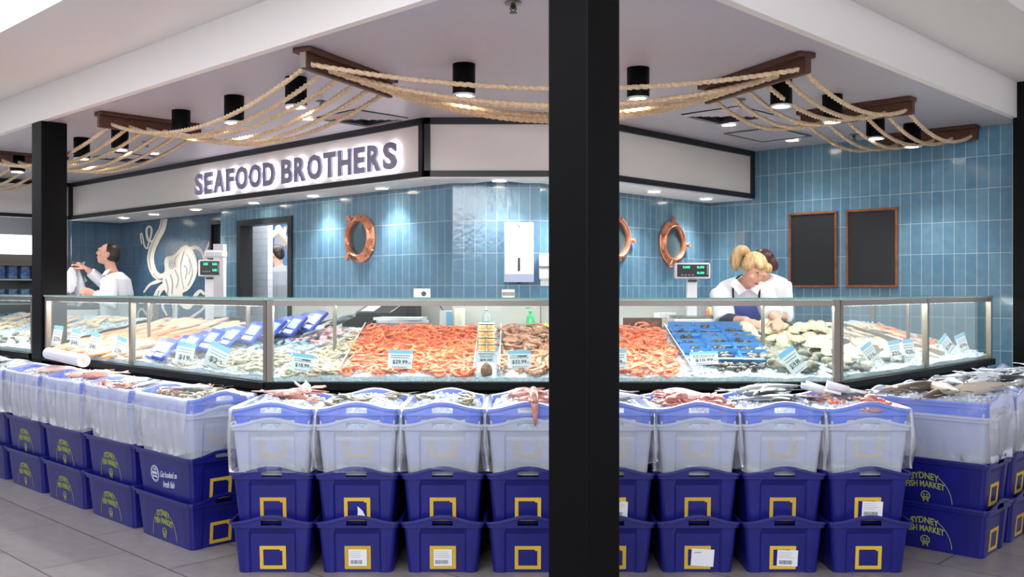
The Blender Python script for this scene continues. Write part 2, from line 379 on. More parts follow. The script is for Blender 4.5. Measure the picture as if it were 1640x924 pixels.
# far left wall behind the neighbouring fridge bay
solid_wall('wall_far_left', RL(1.0, 13.4), RL(4.92, 13.4), 0, ZC, mat('grey_wall_paint', (120, 122, 126), .7), .1)
solid_wall('wall_far_side', RL(4.90, 13.4), RL(4.90, 12.47), 0, ZC, MATS['grey_wall_paint'], .02)
# ---------------------------------------------------------------- lit sign lettering on the left band
SG = empty('illuminated_sign', RL(4.885, 9.16, 2.33), 'grey block letters reading SEAFOOD BROTHERS with a white halo on the left fascia band', 'sign')
M_letter = mat('grey_letter_face', (150, 146, 172), .45)
M_halo = mat('halo_light', (245, 246, 255), .5, emit=4.5)
widths = {'S': .86, 'E': .8, 'A': 1.12, 'F': .78, 'O': 1.12, 'D': 1.0, 'B': .92, 'R': .92, 'T': .94, 'H': 1.0, ' ': .32}
word = 'SEAFOOD BROTHERS'; tot = sum(widths[c] for c in word)+.16*(len(word)-1); unit = 3.22/tot; u = 0
for c in word:
    w_ = widths[c]*unit
    if c != ' ':
        F = frame(RL(4.885, 9.16-u-w_/2, 2.33), -Lv, Zv)
        mb = text_mb(MB(), c, F @ Matrix.Translation((0, 0, .0)), w=w_, h=.216, bold=.04, ext=.022)
        o = mb.build('letter', M_letter, SG); o.matrix_parent_inverse = Matrix.Translation(SG.location).inverted()
        mb = text_mb(MB(), c, F @ Matrix.Translation((0, -.004, -.008)), w=w_*1.02, h=.220, bold=.044, ext=.004)
        g = mb.build('halo_strip', M_halo, o)
    u += w_+.16*unit
# ---------------------------------------------------------------- rope beams
BM = [('D', RL(3.05, 9.95), RL(3.9, 9.95)), ('C', (-3.08, 7.17), (-2.504, 7.774)), ('A', (-1.14, 5.25), (-.76, 6.08)),
      ('B', (1.655, 5.37), (1.267, 6.286)), ('E', (2.769, 6.634), (2.16, 7.22)), ('F', RL(8.2, 2.66), RL(8.2, 3.5)), ('G', RL(3.05, 12.25), RL(3.9, 12.25))]
BLAB = {'D': 'far left brown timber beam half hidden behind the left black column', 'C': 'brown timber rope beam on the ceiling right of the left black column',
        'A': 'brown timber rope beam above the letters BROTHERS, left of the central black column', 'B': 'brown timber rope beam sloping up to the right of the central black column',
        'E': 'short brown timber rope beam between the two other beams right of the column', 'F': 'brown timber rope beam against the tiled right wall',
        'G': 'brown timber rope beam at the far left edge beyond the others'}
BE = {}
for k, a, b in BM:
    a = Vector((*a, 0)); b = Vector((*b, 0)); d = (b-a).normalized(); Lb = (b-a).length
    r_ = empty('rope_beam', (a.x, a.y, ZC-.12), BLAB[k], 'beam', 'timber rope beams under the ceiling')
    M = Matrix.Translation((0, 0, 0)) @ frame((0, 0, 0), d, Zv)   # x along, y up, z = sideways
    o = MB().box(0, Lb, .09, .119, -.07, .05, M).build('top_board', M_wood, r_); bevel(o, .004)
    o = MB().box(.01, Lb-.01, .0, .09, -.02, .015, M).build('web_board', M_wood, r_); bevel(o, .004)
    MB().box(0.002, .012, .004, .09, -.022, .017, M).build('end_plate', M_steel2 if k == 'A' else M_wood, r_)
    BE[k] = [a+d*(Lb*((.12 if k in 'DCG' else .06)+(.82 if k in 'DCG' else .88)*i/5)) for i in range(6)]
def rope(name_, a, b, sag, label, group, seed):
    n = 360 if (b-a).length > 2 else 240
    pts = []
    for i in range(n+1):
        t = i/n; p = a.lerp(b, t); p.z -= sag*4*t*(1-t); pts.append(p)
    rs = []; rad = .0125; run = 0; u = None; NN = 9
    for i, p in enumerate(pts):
        tt = (pts[min(i+1, n)]-pts[max(i-1, 0)]).normalized()
        if i: run += (p-pts[i-1]).length
        u = (Zv-tt*tt.z).normalized(); w = tt.cross(u)
        ring = []
        for k in range(NN):
            th = 2*PI*k/NN; r_ = rad*(1+.30*math.cos(3*(th)-run*2*PI/.044))
            ring.append(p+u*(r_*math.cos(th))+w*(r_*math.sin(th)))
        rs.append(ring)
    o = MB().rings(rs).build('rope', M_rope, None, True)
    o.location = a
    for v in o.data.vertices: v.co -= a
    return tag(o, label, 'rope', group)
RN = ['nearest the shop edge', 'second from the shop edge', 'third from the shop edge', 'third from the inside', 'second from the inside', 'innermost']
SPANS = [('G', 'D', .15, 'far left bay beyond the left column'), ('D', 'C', .17, 'bay behind the left column'), ('C', 'A', .19, 'bay above the sign letters'), ('A', 'B', .18, 'wide bay behind the central column'),
         ('B', 'E', .12, 'first bay right of the central column'), ('E', 'F', .12, 'last bay towards the right wall')]
for ka, kb, sg, nm in SPANS:
    for i in range(6):
        a = BE[ka][i].copy(); b = BE[kb][i].copy(); a.z = b.z = ZC-.085
        rope('rope', a, b, sg*(.68 if (ka, i) == ('A', 0) else 1+.05*math.sin(i*2.3)), 'beige rope in the %s, %s' % (nm, RN[i]), 'ropes slung between the ceiling beams', i)
# ---------------------------------------------------------------- ceiling cans
def can_at(pxx, ytop, label):
    Y = (ZC-EYE)*1543/(463-ytop); X = (pxx-820)/1543*Y
    o = MB().lathe([(.062, -.172), (.066, -.175), (.067, -.17), (.067, 0), (.0, 0)], 28).build('downlight', M_black, None, True, (X, Y, ZC-.001))
    o.data.polygons.foreach_set('use_smooth', [len(p.vertices) == 4 for p in o.data.polygons])
    tag(o, label, 'light', 'black cylinder downlights')
    MB().lathe([(.066, -.188), (.066, -.174), (.052, -.172), (.052, -.186)], 28, cap=False).build('rim', M_wplast, o, True)
    MB().lathe([(.0, -.177), (.052, -.177)], 24).build('lens', M_lamp, o)
    s = spot('downlight_lamp', (0, 0, -.195), LP['can'], 110, .7); s.parent = o
for p, y, lb in [(743, 104, 'black cylinder downlight above the white centre fascia, left of the central column'), (1022, 110, 'black cylinder downlight just right of the central column'),
                 (474, 125, 'black cylinder downlight just left of the beam above BROTHERS'), (375, 155, 'black cylinder downlight above the letters SEAFOOD'),
                 (290, 178, 'black cylinder downlight at the inner end of the beam right of the left column'), (1251, 124, 'black cylinder downlight in the first rope bay right of the central column'),
                 (1333, 153, 'black cylinder downlight above the left chalkboard'), (1402, 184, 'black cylinder downlight above the right chalkboard'), (1461, 199, 'rightmost black cylinder downlight close to the right wall'),
                 (192, 205, 'black cylinder downlight second to the right of the left black column'), (131, 222, 'small black cylinder downlight touching the left black column on its right'),
                 (28, 246, 'black cylinder downlight at the far left, left of the left black column')]:
    can_at(p, y, lb)
def recessed(x, y, z, label, power=None, k=.055):
    o = MB().lathe([(k+.014, 0), (k+.012, -.006), (k, -.008), (k, -.002)], 24, cap=False).build('recessed_downlight', M_wplast, None, True, (x, y, z)); tag(o, label, 'light', 'small recessed downlights')
    MB().lathe([(.0, -.003), (k, -.003)], 20).build('lens', M_lamp, o)
    s = spot('recessed_lamp', (0, 0, -.03), power or LP['soffit'], 112, 1.0, (.97, .98, 1)); s.parent = o
for p, y, lb in [(1167, 200, 'round recessed downlight beside the square air vent on the right ceiling'), (1269, 225, 'round recessed downlight beside the ceiling access panel near the right wall'),
                 (490, 190, 'round recessed downlight seen through the ropes left of BROTHERS'), (245, 246, 'round recessed downlight behind the ropes above the left end of the sign band')]:
    Y = (ZC-EYE)*1543/(463-y); recessed((p-820)/1543*Y, Y, ZC-.001, lb, LP['can']*.6)
SL = [(5.13, l) for l in (11.38, 10.6, 9.64, 8.47, 7.45, 6.45)]
for i, (r, l) in enumerate(SL):
    recessed(*RL(r, l), ZB-.013, 'round recessed downlight under the left band soffit, %s from its far left end' % ORD[i])
recessed(-.1, 7.60, ZB-.013, 'round recessed downlight under the centre fascia soffit', LP['soffit']*.55); recessed(.42, 7.62, ZB-.013, 'round recessed downlight under the soffit behind the central column')
for i, (r, l) in enumerate([(6.1, 4.97), (6.96, 4.95), (7.86, 4.99)]):
    recessed(*RL(r, l), ZB-.013, 'round recessed downlight under the right band soffit, %s from the central column' % ORD[i])
# ---------------------------------------------------------------- vents, access panel, sprinklers
def vent(px_, py_, label, s=.5):
    Y = (ZC-EYE)*1543/(463-py_); X = (px_-820)/1543*Y
    o = MB().box(-s/2, s/2, -s/2, s/2, -.004, 0).build('ceiling_vent', M_black, None, False, (X, Y, ZC-.001), (0, 0, TH)); tag(o, label, 'vent', 'square ceiling air vents')
    for k in range(5):
        a = s/2-.045*k; b = a-.03
        mb = MB()
        for q in range(4): mb.add([Matrix.Rotation(q*PI/2, 4, 'Z') @ Vector(v) for v in ((-a, -a, -.006-.003*(k == 0)), (a, -a, -.006), (b, -b, -.022), (-b, -b, -.022))], [(0, 1, 2, 3)])
        sld = mb.build('louvre', M_ceil, o)
vent(580, 189, 'square louvred ceiling vent above the corner of the sign band, left of the column'); vent(1165, 184, 'square louvred ceiling vent on the right ceiling beside a recessed light'); vent(205, 252, 'square louvred ceiling vent far back above the left sign band')
Y = (ZC-EYE)*1543/(463-216); X = (1230-820)/1543*Y
o = MB().box(-.3, .3, -.22, .22, -.004, 0).build('access_panel', M_ceil, None, False, (X, Y, ZC-.001), (0, 0, TH)); tag(o, 'flat grey access panel set in the ceiling near the right wall', 'access panel')
fb = MB(); fb.box(-.32, .32, -.24, -.22, -.009, -.001); fb.box(-.32, .32, .22, .24, -.009, -.001); fb.box(-.32, -.3, -.22, .22, -.009, -.001); fb.box(.3, .32, -.22, .22, -.009, -.001)
fb.build('frame', M_steel2, o)
def sprinkler(p, y, label):
    Y = (ZC-EYE)*1543/(463-y); X = (p-820)/1543*Y
    o = MB().lathe([(.04, 0), (.04, -.006), (.02, -.008), (.012, -.01)], 20).build('sprinkler', M_steel, None, True, (X, Y, ZC-.001)); tag(o, label, 'sprinkler', 'fire sprinklers in the ceiling')
    mb = MB(); mb.tube([(0, 0, -.008), (0, 0, -.03)], .008, 8); mb.tube([(.009, 0, -.012), (.014, 0, -.03), (0, 0, -.045)], .003, 6); mb.tube([(-.009, 0, -.012), (-.014, 0, -.03), (0, 0, -.045)], .003, 6)
    mb.lathe([(.018, -.045), (.02, -.047), (0.001, -.048)], 12); mb.build('nozzle', M_trim, o)
sprinkler(822, 5, 'small fire sprinkler near the top edge, left of the central column'); sprinkler(1185, 160, 'small fire sprinkler between the ropes, right of the central column')
sprinkler(1368, 216, 'small fire sprinkler by the ropes near the right wall'); sprinkler(515, 163, 'small fire sprinkler behind the ropes beside the beam above BROTHERS'); sprinkler(235, 228, 'small fire sprinkler behind the ropes above the left sign band')
# ---------------------------------------------------------------- portholes
def porthole(c, n, label, R_=.205, rot0=0):
    """round porthole: c centre on the wall, n outward normal"""
    n = Vector(n); xd = Zv.cross(n); M0 = frame((0, 0, 0), xd, Zv)
    r_ = empty('porthole', c, label, 'porthole', 'copper portholes on the tiled walls')
    M = M0 @ Matrix.Rotation(rot0, 4, 'Z')
    o = MB().lathe([(.150, .002), (R_, .002), (R_+.006, .012), (R_, .026), (.178, .030), (.172, .045), (.160, .052), (.150, .045), (.146, .02), (.150, .002)], 48, M, cap=False).build('ring', M_copper, r_, True)
    MB().lathe([(.0, .012), (.148, .012)], 40, M).build('mirror', mat('porthole_glass', (130, 158, 166), .12, metal=.4), r_)
    MB().lathe([(.150, .05), (.158, .062), (.166, .062), (.172, .05)], 40, M, cap=False).build('inner_rim', M_copper, r_, True)
    for a in (PI*.62, PI*1.22, PI*1.78):
        mb = MB(); q = M @ Matrix.Rotation(a, 4, 'Z')
        mb.tube([(.17, 0, .05), (.215, 0, .05), (.235, 0, .04)], .010, 8, M=q); mb.ell((.238, 0, .04), (.018, .012, .018), 10, 6, q); mb.tube([(.2, -.02, .035), (.2, .02, .035)], .009, 8, M=q)
        mb.tube([(.225+.018*math.cos(t), .018*math.sin(t), .055) for t in [k*PI/5 for k in range(11)]], .005, 6, M=q)
        mb.build('dog_latch', M_copper, r_, True)
    for a in (-.3, .3): 
        q = M @ Matrix.Rotation(a, 4, 'Z'); mb = MB(); mb.tube([(.195, -.015, .03), (.195, .015, .03)], .014, 10, M=q); mb.box(.16, .215, -.012, .012, .02, .045, q); mb.build('hinge', M_copper, r_)
    for k in range(8):
        q = M @ Matrix.Rotation(k*PI/4+.39, 4, 'Z') @ Matrix.Translation((.192, 0, .027)); MB().lathe([(.007, 0), (.006, .005), (.001, .007)], 8, q).build('bolt', M_wood, r_)
x, y = on_r(578, TL); porthole((x, y, 1.83), -Rv, 'round copper porthole on the blue tiles left of the white towel dispenser', .215, .2)
x, y = on_l(1075, TR); porthole((x, y, 1.81), -Lv, 'round copper porthole above the right weighing scale', .205, 2.4)
x, y = on_l(984, TR); porthole((x, y, 1.82), -Lv, 'copper porthole mostly hidden behind the central black column', .205, 2.4)
# ---------------------------------------------------------------- chalkboards
for p0, p1, lb in [(1265, 1342, 'black chalkboard in a brown wooden frame, the left one of two'), (1356, 1439, 'black chalkboard in a brown wooden frame, the right one nearer the wall end')]:
    a = on_r(p0, 8.32); b = on_r(p1, 8.32); a = Vector((*a, 0)); b = Vector((*b, 0)); W_ = (b-a).length
    r_ = empty('chalkboard', ((a+b)/2+Zv*1.735)-Rv*.002, lb, 'chalkboard', 'framed chalkboards on the right wall'); M = frame((0, 0, 0), (b-a), Zv); h = .348; w = W_/2
    MB().box(-w+.01, w-.01, -h+.01, h-.01, .0, .012, M).build('board', M_board, r_)
    mb = MB(); t = .022
    mb.box(-w, w, h-t, h, 0, .024, M); mb.box(-w, w, -h, -h+t, 0, .024, M); mb.box(-w, -w+t, -h+t, h-t, 0, .024, M); mb.box(w-t, w, -h+t, h-t, 0, .024, M)
    bevel(mb.build('frame', M_oak, r_), .004)
# ---------------------------------------------------------------- dispensers
r_ = empty('towel_dispenser', ((831-820)/1543*7.81, 7.81, 1.37+.18), 'white paper towel dispenser on the tiles left of the central column', 'dispenser')
o = MB().box(-.118, .118, -.11, -.002, -.115, .36).build('housing', M_wplast, r_); bevel(o, .012, 3)
MB().box(-.119, .119, -.112, -.002, -.119, -.055).build('base_trim', mat('lavender_plastic', (176, 184, 214), .4), r_)
MB().box(-.008, .008, -.1125, -.109, -.03, .075).build('sight_slot', M_bplast, r_)
MB().tube([(-.01, -.112, .34), (0, -.116, .33), (.006, -.114, .318)], .003, 6).build('lock', M_steel2, r_)
MB().lathe([(.018, 0), (.016, .012), (0, .013)], 12, Matrix.Translation((0, -.06, -.132))).build('outlet', M_bplast, r_)
r_ = empty('soap_dispenser', ((875-820)/1543*7.81, 7.81, 1.50), 'small white wall dispenser with a grey band beside the central column', 'dispenser')
o = MB().box(-.06, .06, -.1, -.002, -.05, .16).build('housing', M_wplast, r_); bevel(o, .015, 3)
MB().box(-.0605, .0605, -.1015, -.01, .04, .06).build('label_band', M_steel2, r_)
bevel(MB().box(-.05, .05, -.09, -.002, -.1, -.05).build('nozzle_cover', M_wplast, r_), .01)
# ---------------------------------------------------------------- octopus mural
def wall_pt(zx, zy, off=.003):
    x_ = 200+zx/5.437; y_ = 330+zy/5.437; k = (x_-820)/1543; Y = 5.54/(SN+CS*k); X = k*Y; l = -X*SN+Y*CS
    l = min(12.38, max(9.99, l)); return RL(5.54-off, l, min(ZB-.02, EYE-(y_-463)/1543*Y))
oct_ = empty('octopus_mural', RL(5.536, 11.2, 1.2), 'cream line painting of a large octopus on the dark blue tiled back wall', 'mural'); OI = Matrix.Translation(oct_.location).inverted()
def ribbon(mb, pts, w0, w1, off=.003):
    P = cr([Vector((a, b, 0)) for a, b in pts], 6); n = len(P); Lf = []; Rt = []
    for i, p in enumerate(P):
        t = (P[min(i+1, n-1)]-P[max(i-1, 0)]); t.normalize(); nn = Vector((-t.y, t.x, 0)); w = (w0+(w1-w0)*i/(n-1))/2
        Lf.append(p+nn*w); Rt.append(p-nn*w)
    vs_ = [wall_pt(p.x, p.y, off) for p in Lf+Rt]; mb.add(vs_, [(i, i+1, n+i+1, n+i) for i in range(n-1)])
def mural(name_, m, ribs, off=.003):
    mb = MB()
    for pts, w0, w1 in ribs: ribbon(mb, pts, w0, w1, off)
    o = mb.build(name_, m, oct_); o.matrix_parent_inverse = OI; return o
T = [([(352, 60), (330, 190), (280, 290), (240, 380), (225, 460), (238, 540), (268, 600), (320, 625), (375, 600)], 58, 62),
     ([(262, 300), (235, 312), (205, 300), (192, 250), (192, 205), (215, 182), (235, 210), (225, 280), (208, 335), (195, 375), (172, 350), (160, 290), (148, 242), (138, 262), (150, 335)], 20, 9),
     ([(500, 470), (560, 390), (620, 365), (670, 400), (690, 470), (675, 560), (650, 615)], 44, 8), ([(748, 300), (715, 380), (708, 460), (722, 525)], 12, 34),
     ([(350, 620), (290, 660), (220, 690), (165, 758)], 46, 12), ([(380, 680), (320, 720), (280, 780), (240, 900), (200, 1020)], 56, 46), ([(430, 700), (420, 800), (440, 900), (430, 1020)], 54, 40),
     ([(200, 960), (150, 900), (120, 930), (115, 1000)], 22, 12), ([(470, 740), (500, 850), (560, 880), (620, 780), (660, 745), (695, 775)], 56, 20), ([(520, 1020), (600, 960), (680, 900), (700, 830)], 30, 12), ([(340, 790), (330, 880), (370, 960)], 30, 14)]
for pts, a, b in T: mural('tentacle', M_cream, [(pts, a, b)])
HB = [(345, 500), (352, 460), (378, 442), (430, 430), (480, 375), (530, 345), (580, 372), (618, 440), (636, 540), (615, 640), (560, 730), (505, 762), (480, 790), (400, 800), (350, 740), (330, 680), (338, 610), (350, 560)]
mb = MB(); P = cr([Vector((a, b, 0)) for a, b in HB+HB[:1]], 4)[:-1]; mb.add([wall_pt(p.x, p.y, .004) for p in P], [tuple(range(len(P)))])
o = mb.build('head', M_cream, oct_); o.matrix_parent_inverse = OI
circ = lambda cx, cy, rx, ry: [(cx+rx*math.cos(t), cy+ry*math.sin(t)) for t in [k*PI/6 for k in range(13)]]
mural('line_work', M_mid, [(circ(412, 515, 24, 34), 5, 5), (circ(412, 515, 10, 15), 6, 6), ([(520, 400), (490, 520), (500, 640), (520, 730)], 8, 6), ([(540, 420), (580, 500), (590, 600), (550, 700)], 6, 6), ([(440, 560), (470, 640), (450, 720)], 12, 8),
    ([(360, 640), (380, 720), (370, 780)], 12, 8), ([(400, 600), (420, 680), (410, 770)], 10, 8), ([(335, 110), (312, 200), (262, 300), (232, 380), (215, 460), (232, 560)], 7, 6), ([(470, 430), (440, 470), (450, 540)], 6, 5),
    ([(520, 520), (545, 560), (530, 640)], 14, 9), ([(560, 470), (575, 540), (560, 600)], 9, 8), ([(300, 740), (262, 860), (230, 960)], 7, 6), ([(432, 800), (430, 900), (425, 980)], 7, 6), ([(250, 590), (290, 635), (340, 640)], 7, 5)], .007)
# ---------------------------------------------------------------- fridge bay at the far left
r_ = empty('display_fridge', RL(3.2, 12.9, 0), 'upright glass-door fridge with a white lit header at the far left edge', 'fridge'); Fm = frame((0, 0, 0), Rv, Zv)
mb = MB(); mb.box(0, 1.66, 0, .1, -.2, .3, Fm); mb.box(0, 1.66, 1.72, 1.8, -.2, .3, Fm)
for xx in (0, .8, 1.6): mb.box(xx, xx+.06, .1, 1.72, -.2, .3, Fm)
mb.box(0, 1.66, .1, 1.72, -.25, -.2, Fm); mb.build('cabinet', M_steel, r_)
MB().box(0, 1.66, 1.8, 2.04, -.2, .3, Fm).build('lit_header', mat('lit_header', (250, 252, 255), .5, emit=1.6), r_)
for xx in (.06, .86):
    d_ = MB().box(xx, xx+.74, .1, 1.72, .285, .295, Fm).build('glass_door', M_glass, r_)
    mb = MB(); mb.box(xx, xx+.05, .1, 1.72, .27, .32, Fm); mb.box(xx+.69, xx+.74, .1, 1.72, .27, .32, Fm); mb.box(xx, xx+.74, 1.66, 1.72, .27, .32, Fm); mb.box(xx, xx+.74, .1, .16, .27, .32, Fm); mb.build('door_frame', M_steel2, d_)
    MB().box(xx+.64, xx+.66, .8, 1.2, .32, .35, Fm).build('handle', M_bplast, d_)
for k in range(5): MB().box(.06, 1.6, .28+.3*k, .3+.3*k, -.18, .25, Fm).build('shelf', M_wplast, r_)
M_pk = mat('blue_packet', (70, 110, 200), .3, rgb2=(170, 190, 225), scale=18)
pk = bevel(MB().box(-.06, .06, -.05, .05, 0, .17).build('chilled_packet', M_pk), .01); tag(pk, 'blue and white chilled packet on a shelf of the far left fridge', 'packet', 'packets in the far left fridge'); first = True
for k in range(1, 5):
    for j in range(4):
        p = RL(3.2+1.0+.145*j, 12.9-.1, .305+.3*k-.0)
        if first: pk.location = p; pk.rotation_euler = (0, 0, TH-PI/2); first = False
        else: dup(pk, p, TH-PI/2)
# ---------------------------------------------------------------- fish crates
BX0, BY0, BX1, BY1, FX, FY = .170, .285, .190, .306, .2015, .320   # half sizes: bottom, body top, rim
ZBODY, ZR0, ZR1 = .222, .250, .284
def perim(a, b, crn, recess=0):
    xs = [-.135, -.115, -.105, -.05, -.025, 0, .025, .05, .105, .115, .135]; ys = [-.22, -.12, 0, .12, .22]; out = []
    def rec(x): return recess if abs(x) <= .106 else 0
    for x in xs: out.append((x, -b+rec(x), 's', x))
    for k in range(1, 4): t = -PI/2+PI/2*k/4; out.append((a-crn+crn*math.cos(t), -b+crn+crn*math.sin(t), 'c', 9))
    for y in ys: out.append((a, y, 'l', y))
    for k in range(1, 4): t = PI/2*k/4; out.append((a-crn+crn*math.cos(t), b-crn+crn*math.sin(t), 'c', 9))
    for x in xs[::-1]: out.append((x, b-rec(x), 's', x))
    for k in range(1, 4): t = PI/2+PI/2*k/4; out.append((-a+crn+crn*math.cos(t), b-crn+crn*math.sin(t), 'c', 9))
    for y in ys[::-1]: out.append((-a, y, 'l', y))
    for k in range(1, 4): t = PI+PI/2*k/4; out.append((-a+crn+crn*math.cos(t), -b+crn+crn*math.sin(t), 'c', 9))
    return out
def hump(kind, c, x): return (ZR1-ZR0)*.5*(1+math.cos(PI*min(1, abs(x)/.19))) if kind in 's' else 0
def crate_mesh(name, m):
    v = []; f = []; levels = []
    for z in (0, .045, .09, .14, .19, .222):
        t = z/ZBODY; levels.append([(p[0], p[1], z) for p in perim(BX0+(BX1-BX0)*t, BY0+(BY1-BY0)*t, .03, .010 if z < .2 else 0)])
    P = perim(FX, FY, .034)
    lv = []
    for tt in (0, .22, .66, 1):
        lv.append([(p[0], p[1], ZBODY+.002+tt*(ZR0+hump(p[2], 0, p[0])-ZBODY-.002)) for p in P])
    levels += lv
    Po = perim(FX+.006, FY+.006, .038); levels.append([(p[0], p[1], ZR0+.002+hump(p[2], 0, p[0])) for p in Po])
    levels.append([(p[0], p[1], ZR0-.008+hump(p[2], 0, p[0])) for p in Po])
    n = len(P); kinds = [(p[2], p[3]) for p in P]
    for L_ in levels: v += L_
    for k in range(len(levels)-1):
        for i in range(n):
            j = (i+1) % n
            if k == 7 and kinds[i][0] == 's' and kinds[j][0] == 's' and abs(P[i][0]) < .051 and abs(P[j][0]) < .051 and P[i][1]*P[j][1] > 0: continue
            f.append((k*n+i, k*n+j, (k+1)*n+j, (k+1)*n+i))
    f.append(tuple(range(n-1, -1, -1)))
    # ribs under rim on long sides
    me = bpy.data.meshes.new(name); me.from_pydata(v, [], f); me.materials.append(m)
    o = bpy.data.objects.new(name, me); C.objects.link(o)
    s = o.modifiers.new('s', 'SOLIDIFY'); s.thickness = .0035; s.offset = -1
    bake(o); return o
def end_frame(z): t = z/ZBODY; return -(BY0+(BY1-BY0)*t)+.010
def label_frame(parent, m, paper=None, end=-1):
    ang = math.atan2(BY1-BY0, ZBODY); z0, z1 = .016, .131
    F = frame((0, end_frame(z0)-.001, z0), Xv, Vector((0, -math.sin(ang), math.cos(ang))))
    mb = MB(); w = .0635; h = z1-z0; t = .017
    mb.box(-w, w, 0, t, 0, .003, F); mb.box(-w, w, h-t, h, 0, .003, F); mb.box(-w, -w+t, t, h-t, 0, .003, F); mb.box(w-t, w, t, h-t, 0, .003, F)
    mb.box(w-t-.012, w-t, h-t-.006, h-t+.001, .003, .005, F)
    o = mb.build('label_holder', m, parent)
    if paper:
        kind, seed = paper; rnd = random.Random(seed); mb = MB(); dx, dy, w2, h2, rot = {'full': (0, 0, .045, .082, 0), 'right': (.022, -.002, .05, .08, -.03), 'over': (.024, .0, .055, .085, -.06), 'torn': (.012, -.012, .018, .05, .2)}[kind]
        G = F @ Matrix.Translation((dx, h/2+dy, .004)) @ Matrix.Rotation(rot, 4, 'Z')
        if kind == 'torn': mb.prism([(-w2, -h2/2), (w2*1.2, -h2/2), (w2*.9, 0), (-.004, h2*.6), (-w2*.5, .0)], 0, .001, G)
        else: mb.box(-w2, w2, -h2/2, h2/2, 0, .0012, G)
        q = mb.build('delivery_label', M_paper, o)
        mb = MB()
        if kind == 'full' or kind == 'right':
            for k in range(4): mb.box(-w2*.85, w2*(.2+.6*rnd.random()), h2*(.36-.11*k), h2*(.33-.11*k)+.0015, .0012, .0016, G)
            x = -w2*.8
            while x < w2*.5:
                w3 = rnd.choice((.0008, .0016, .0024)); mb.box(x, x+w3, -h2*.38, -h2*.14, .0012, .0016, G); x += w3+.0016
        elif kind == 'over': mb.box(-w2*.7, -w2*.1, h2*.3, h2*.33, .0012, .0016, G @ Matrix.Rotation(.1, 4, 'Z'))
        if mb.v: mb.build('printed_text', M_ink, q)
    return o
def side_print(parent, m, kind='market'):
    ang = math.atan2(BX1-BX0, ZBODY); F = frame((-(BX0)-.0015, 0, 0), -Yv, Vector((-math.sin(ang), 0, math.cos(ang))))
    mb = MB()
    if kind == 'market':
        text_mb(mb, 'SYDNEY', F @ Matrix.Translation((.0, .128, 0)), w=.145, h=.036, bold=.02, arch=.012); text_mb(mb, 'FISH MARKET', F @ Matrix.Translation((0, .086, 0)), w=.20, h=.034, bold=.02, arch=.010)
        G = F @ Matrix.Translation((0, .052, 0))
        for a0, a1 in ((0, 2*PI),):   # little round fish face
            ps = [(.022*math.cos(t), .022*math.sin(t)) for t in [k*PI/8 for k in range(17)]]
            for p, q in zip(ps[:-1], ps[1:]): mb.box(0, math.hypot(q[0]-p[0], q[1]-p[1]), -.0025, .0025, 0, .001, G @ Matrix.Translation((p[0], p[1], 0)) @ Matrix.Rotation(math.atan2(q[1]-p[1], q[0]-p[0]), 4, 'Z'))
        mb.box(-.012, -.004, -.001, .008, 0, .001, G); mb.box(.004, .012, -.001, .008, 0, .001, G); mb.box(-.013, .013, -.014, -.006, 0, .001, G)
        mb.box(-.014, -.008, -.034, -.022, 0, .001, G); mb.box(.008, .014, -.034, -.022, 0, .001, G)
        for sx in (-1, 1):
            for rad, a1 in ((.135, .95), (.12, .8)):
                P = [(sx*(rad*math.sin(t)), .02+.155*math.cos(t) if rad > .13 else .02+.135*math.cos(t)) for t in [PI*.13+(PI*.37)*k/8 for k in range(9)]]
                if rad < .13: continue
                for p, q in zip(P[:-1], P[1:]): mb.box(0, math.hypot(q[0]-p[0], q[1]-p[1]), -.0015, .0015, 0, .001, F @ Matrix.Translation((p[0], p[1], 0)) @ Matrix.Rotation(math.atan2(q[1]-p[1], q[0]-p[0]), 4, 'Z'))
        mb.build('printed_logo', m, parent)
    else:
        G = F @ Matrix.Translation((-.10, .125, 0))
        for rad in (.045, .038):
            ps = [(rad*math.cos(t), rad*math.sin(t)) for t in [k*PI/12 for k in range(25)]]
            for p, q in zip(ps[:-1], ps[1:]): mb.box(0, math.hypot(q[0]-p[0], q[1]-p[1]), -.0013, .0013, 0, .001, G @ Matrix.Translation((p[0], p[1], 0)) @ Matrix.Rotation(math.atan2(q[1]-p[1], q[0]-p[0]), 4, 'Z'))
        text_mb(mb, 'THE', G @ Matrix.Translation((0, .018, 0)), w=.03, h=.010, bold=.02); text_mb(mb, 'MARKET', G @ Matrix.Translation((0, -.004, 0)), w=.062, h=.016, bold=.02); text_mb(mb, 'FISHMONGER', G @ Matrix.Translation((0, -.02, 0)), w=.05, h=.009, bold=.01)
        text_mb(mb, 'Get hooked on', F @ Matrix.Translation((.055, .12, 0)) @ Matrix.Rotation(.08, 4, 'Z'), w=.19, h=.034, bold=.0, shear=.35); text_mb(mb, 'fresh fish', F @ Matrix.Translation((.05, .065, 0)) @ Matrix.Rotation(.08, 4, 'Z'), w=.13, h=.036, bold=.0, shear=.35)
        mb.build('printed_logo', m, parent)
ZST = (.001, .236, .471, .543)
P_dark = crate_mesh('fish_crate', M_blue); P_light = crate_mesh('fish_crate', M_lblue); P_clear = crate_mesh('fish_crate', M_clear)
def new_crate(proto, first, loc, rz, label, group, paper=None, prnt=None, fr=True):
    o = proto if first else proto.copy()
    if not first: C.objects.link(o)
    o.location = loc; o.rotation_euler = (0, 0, rz); tag(o, label, 'crate', group)
    if fr: label_frame(o, M_yel, paper)
    if prnt: side_print(o, M_print if prnt == 'market' else M_wprint, prnt)
    return o
FIRST = {'d': True, 'l': True, 'c': True}
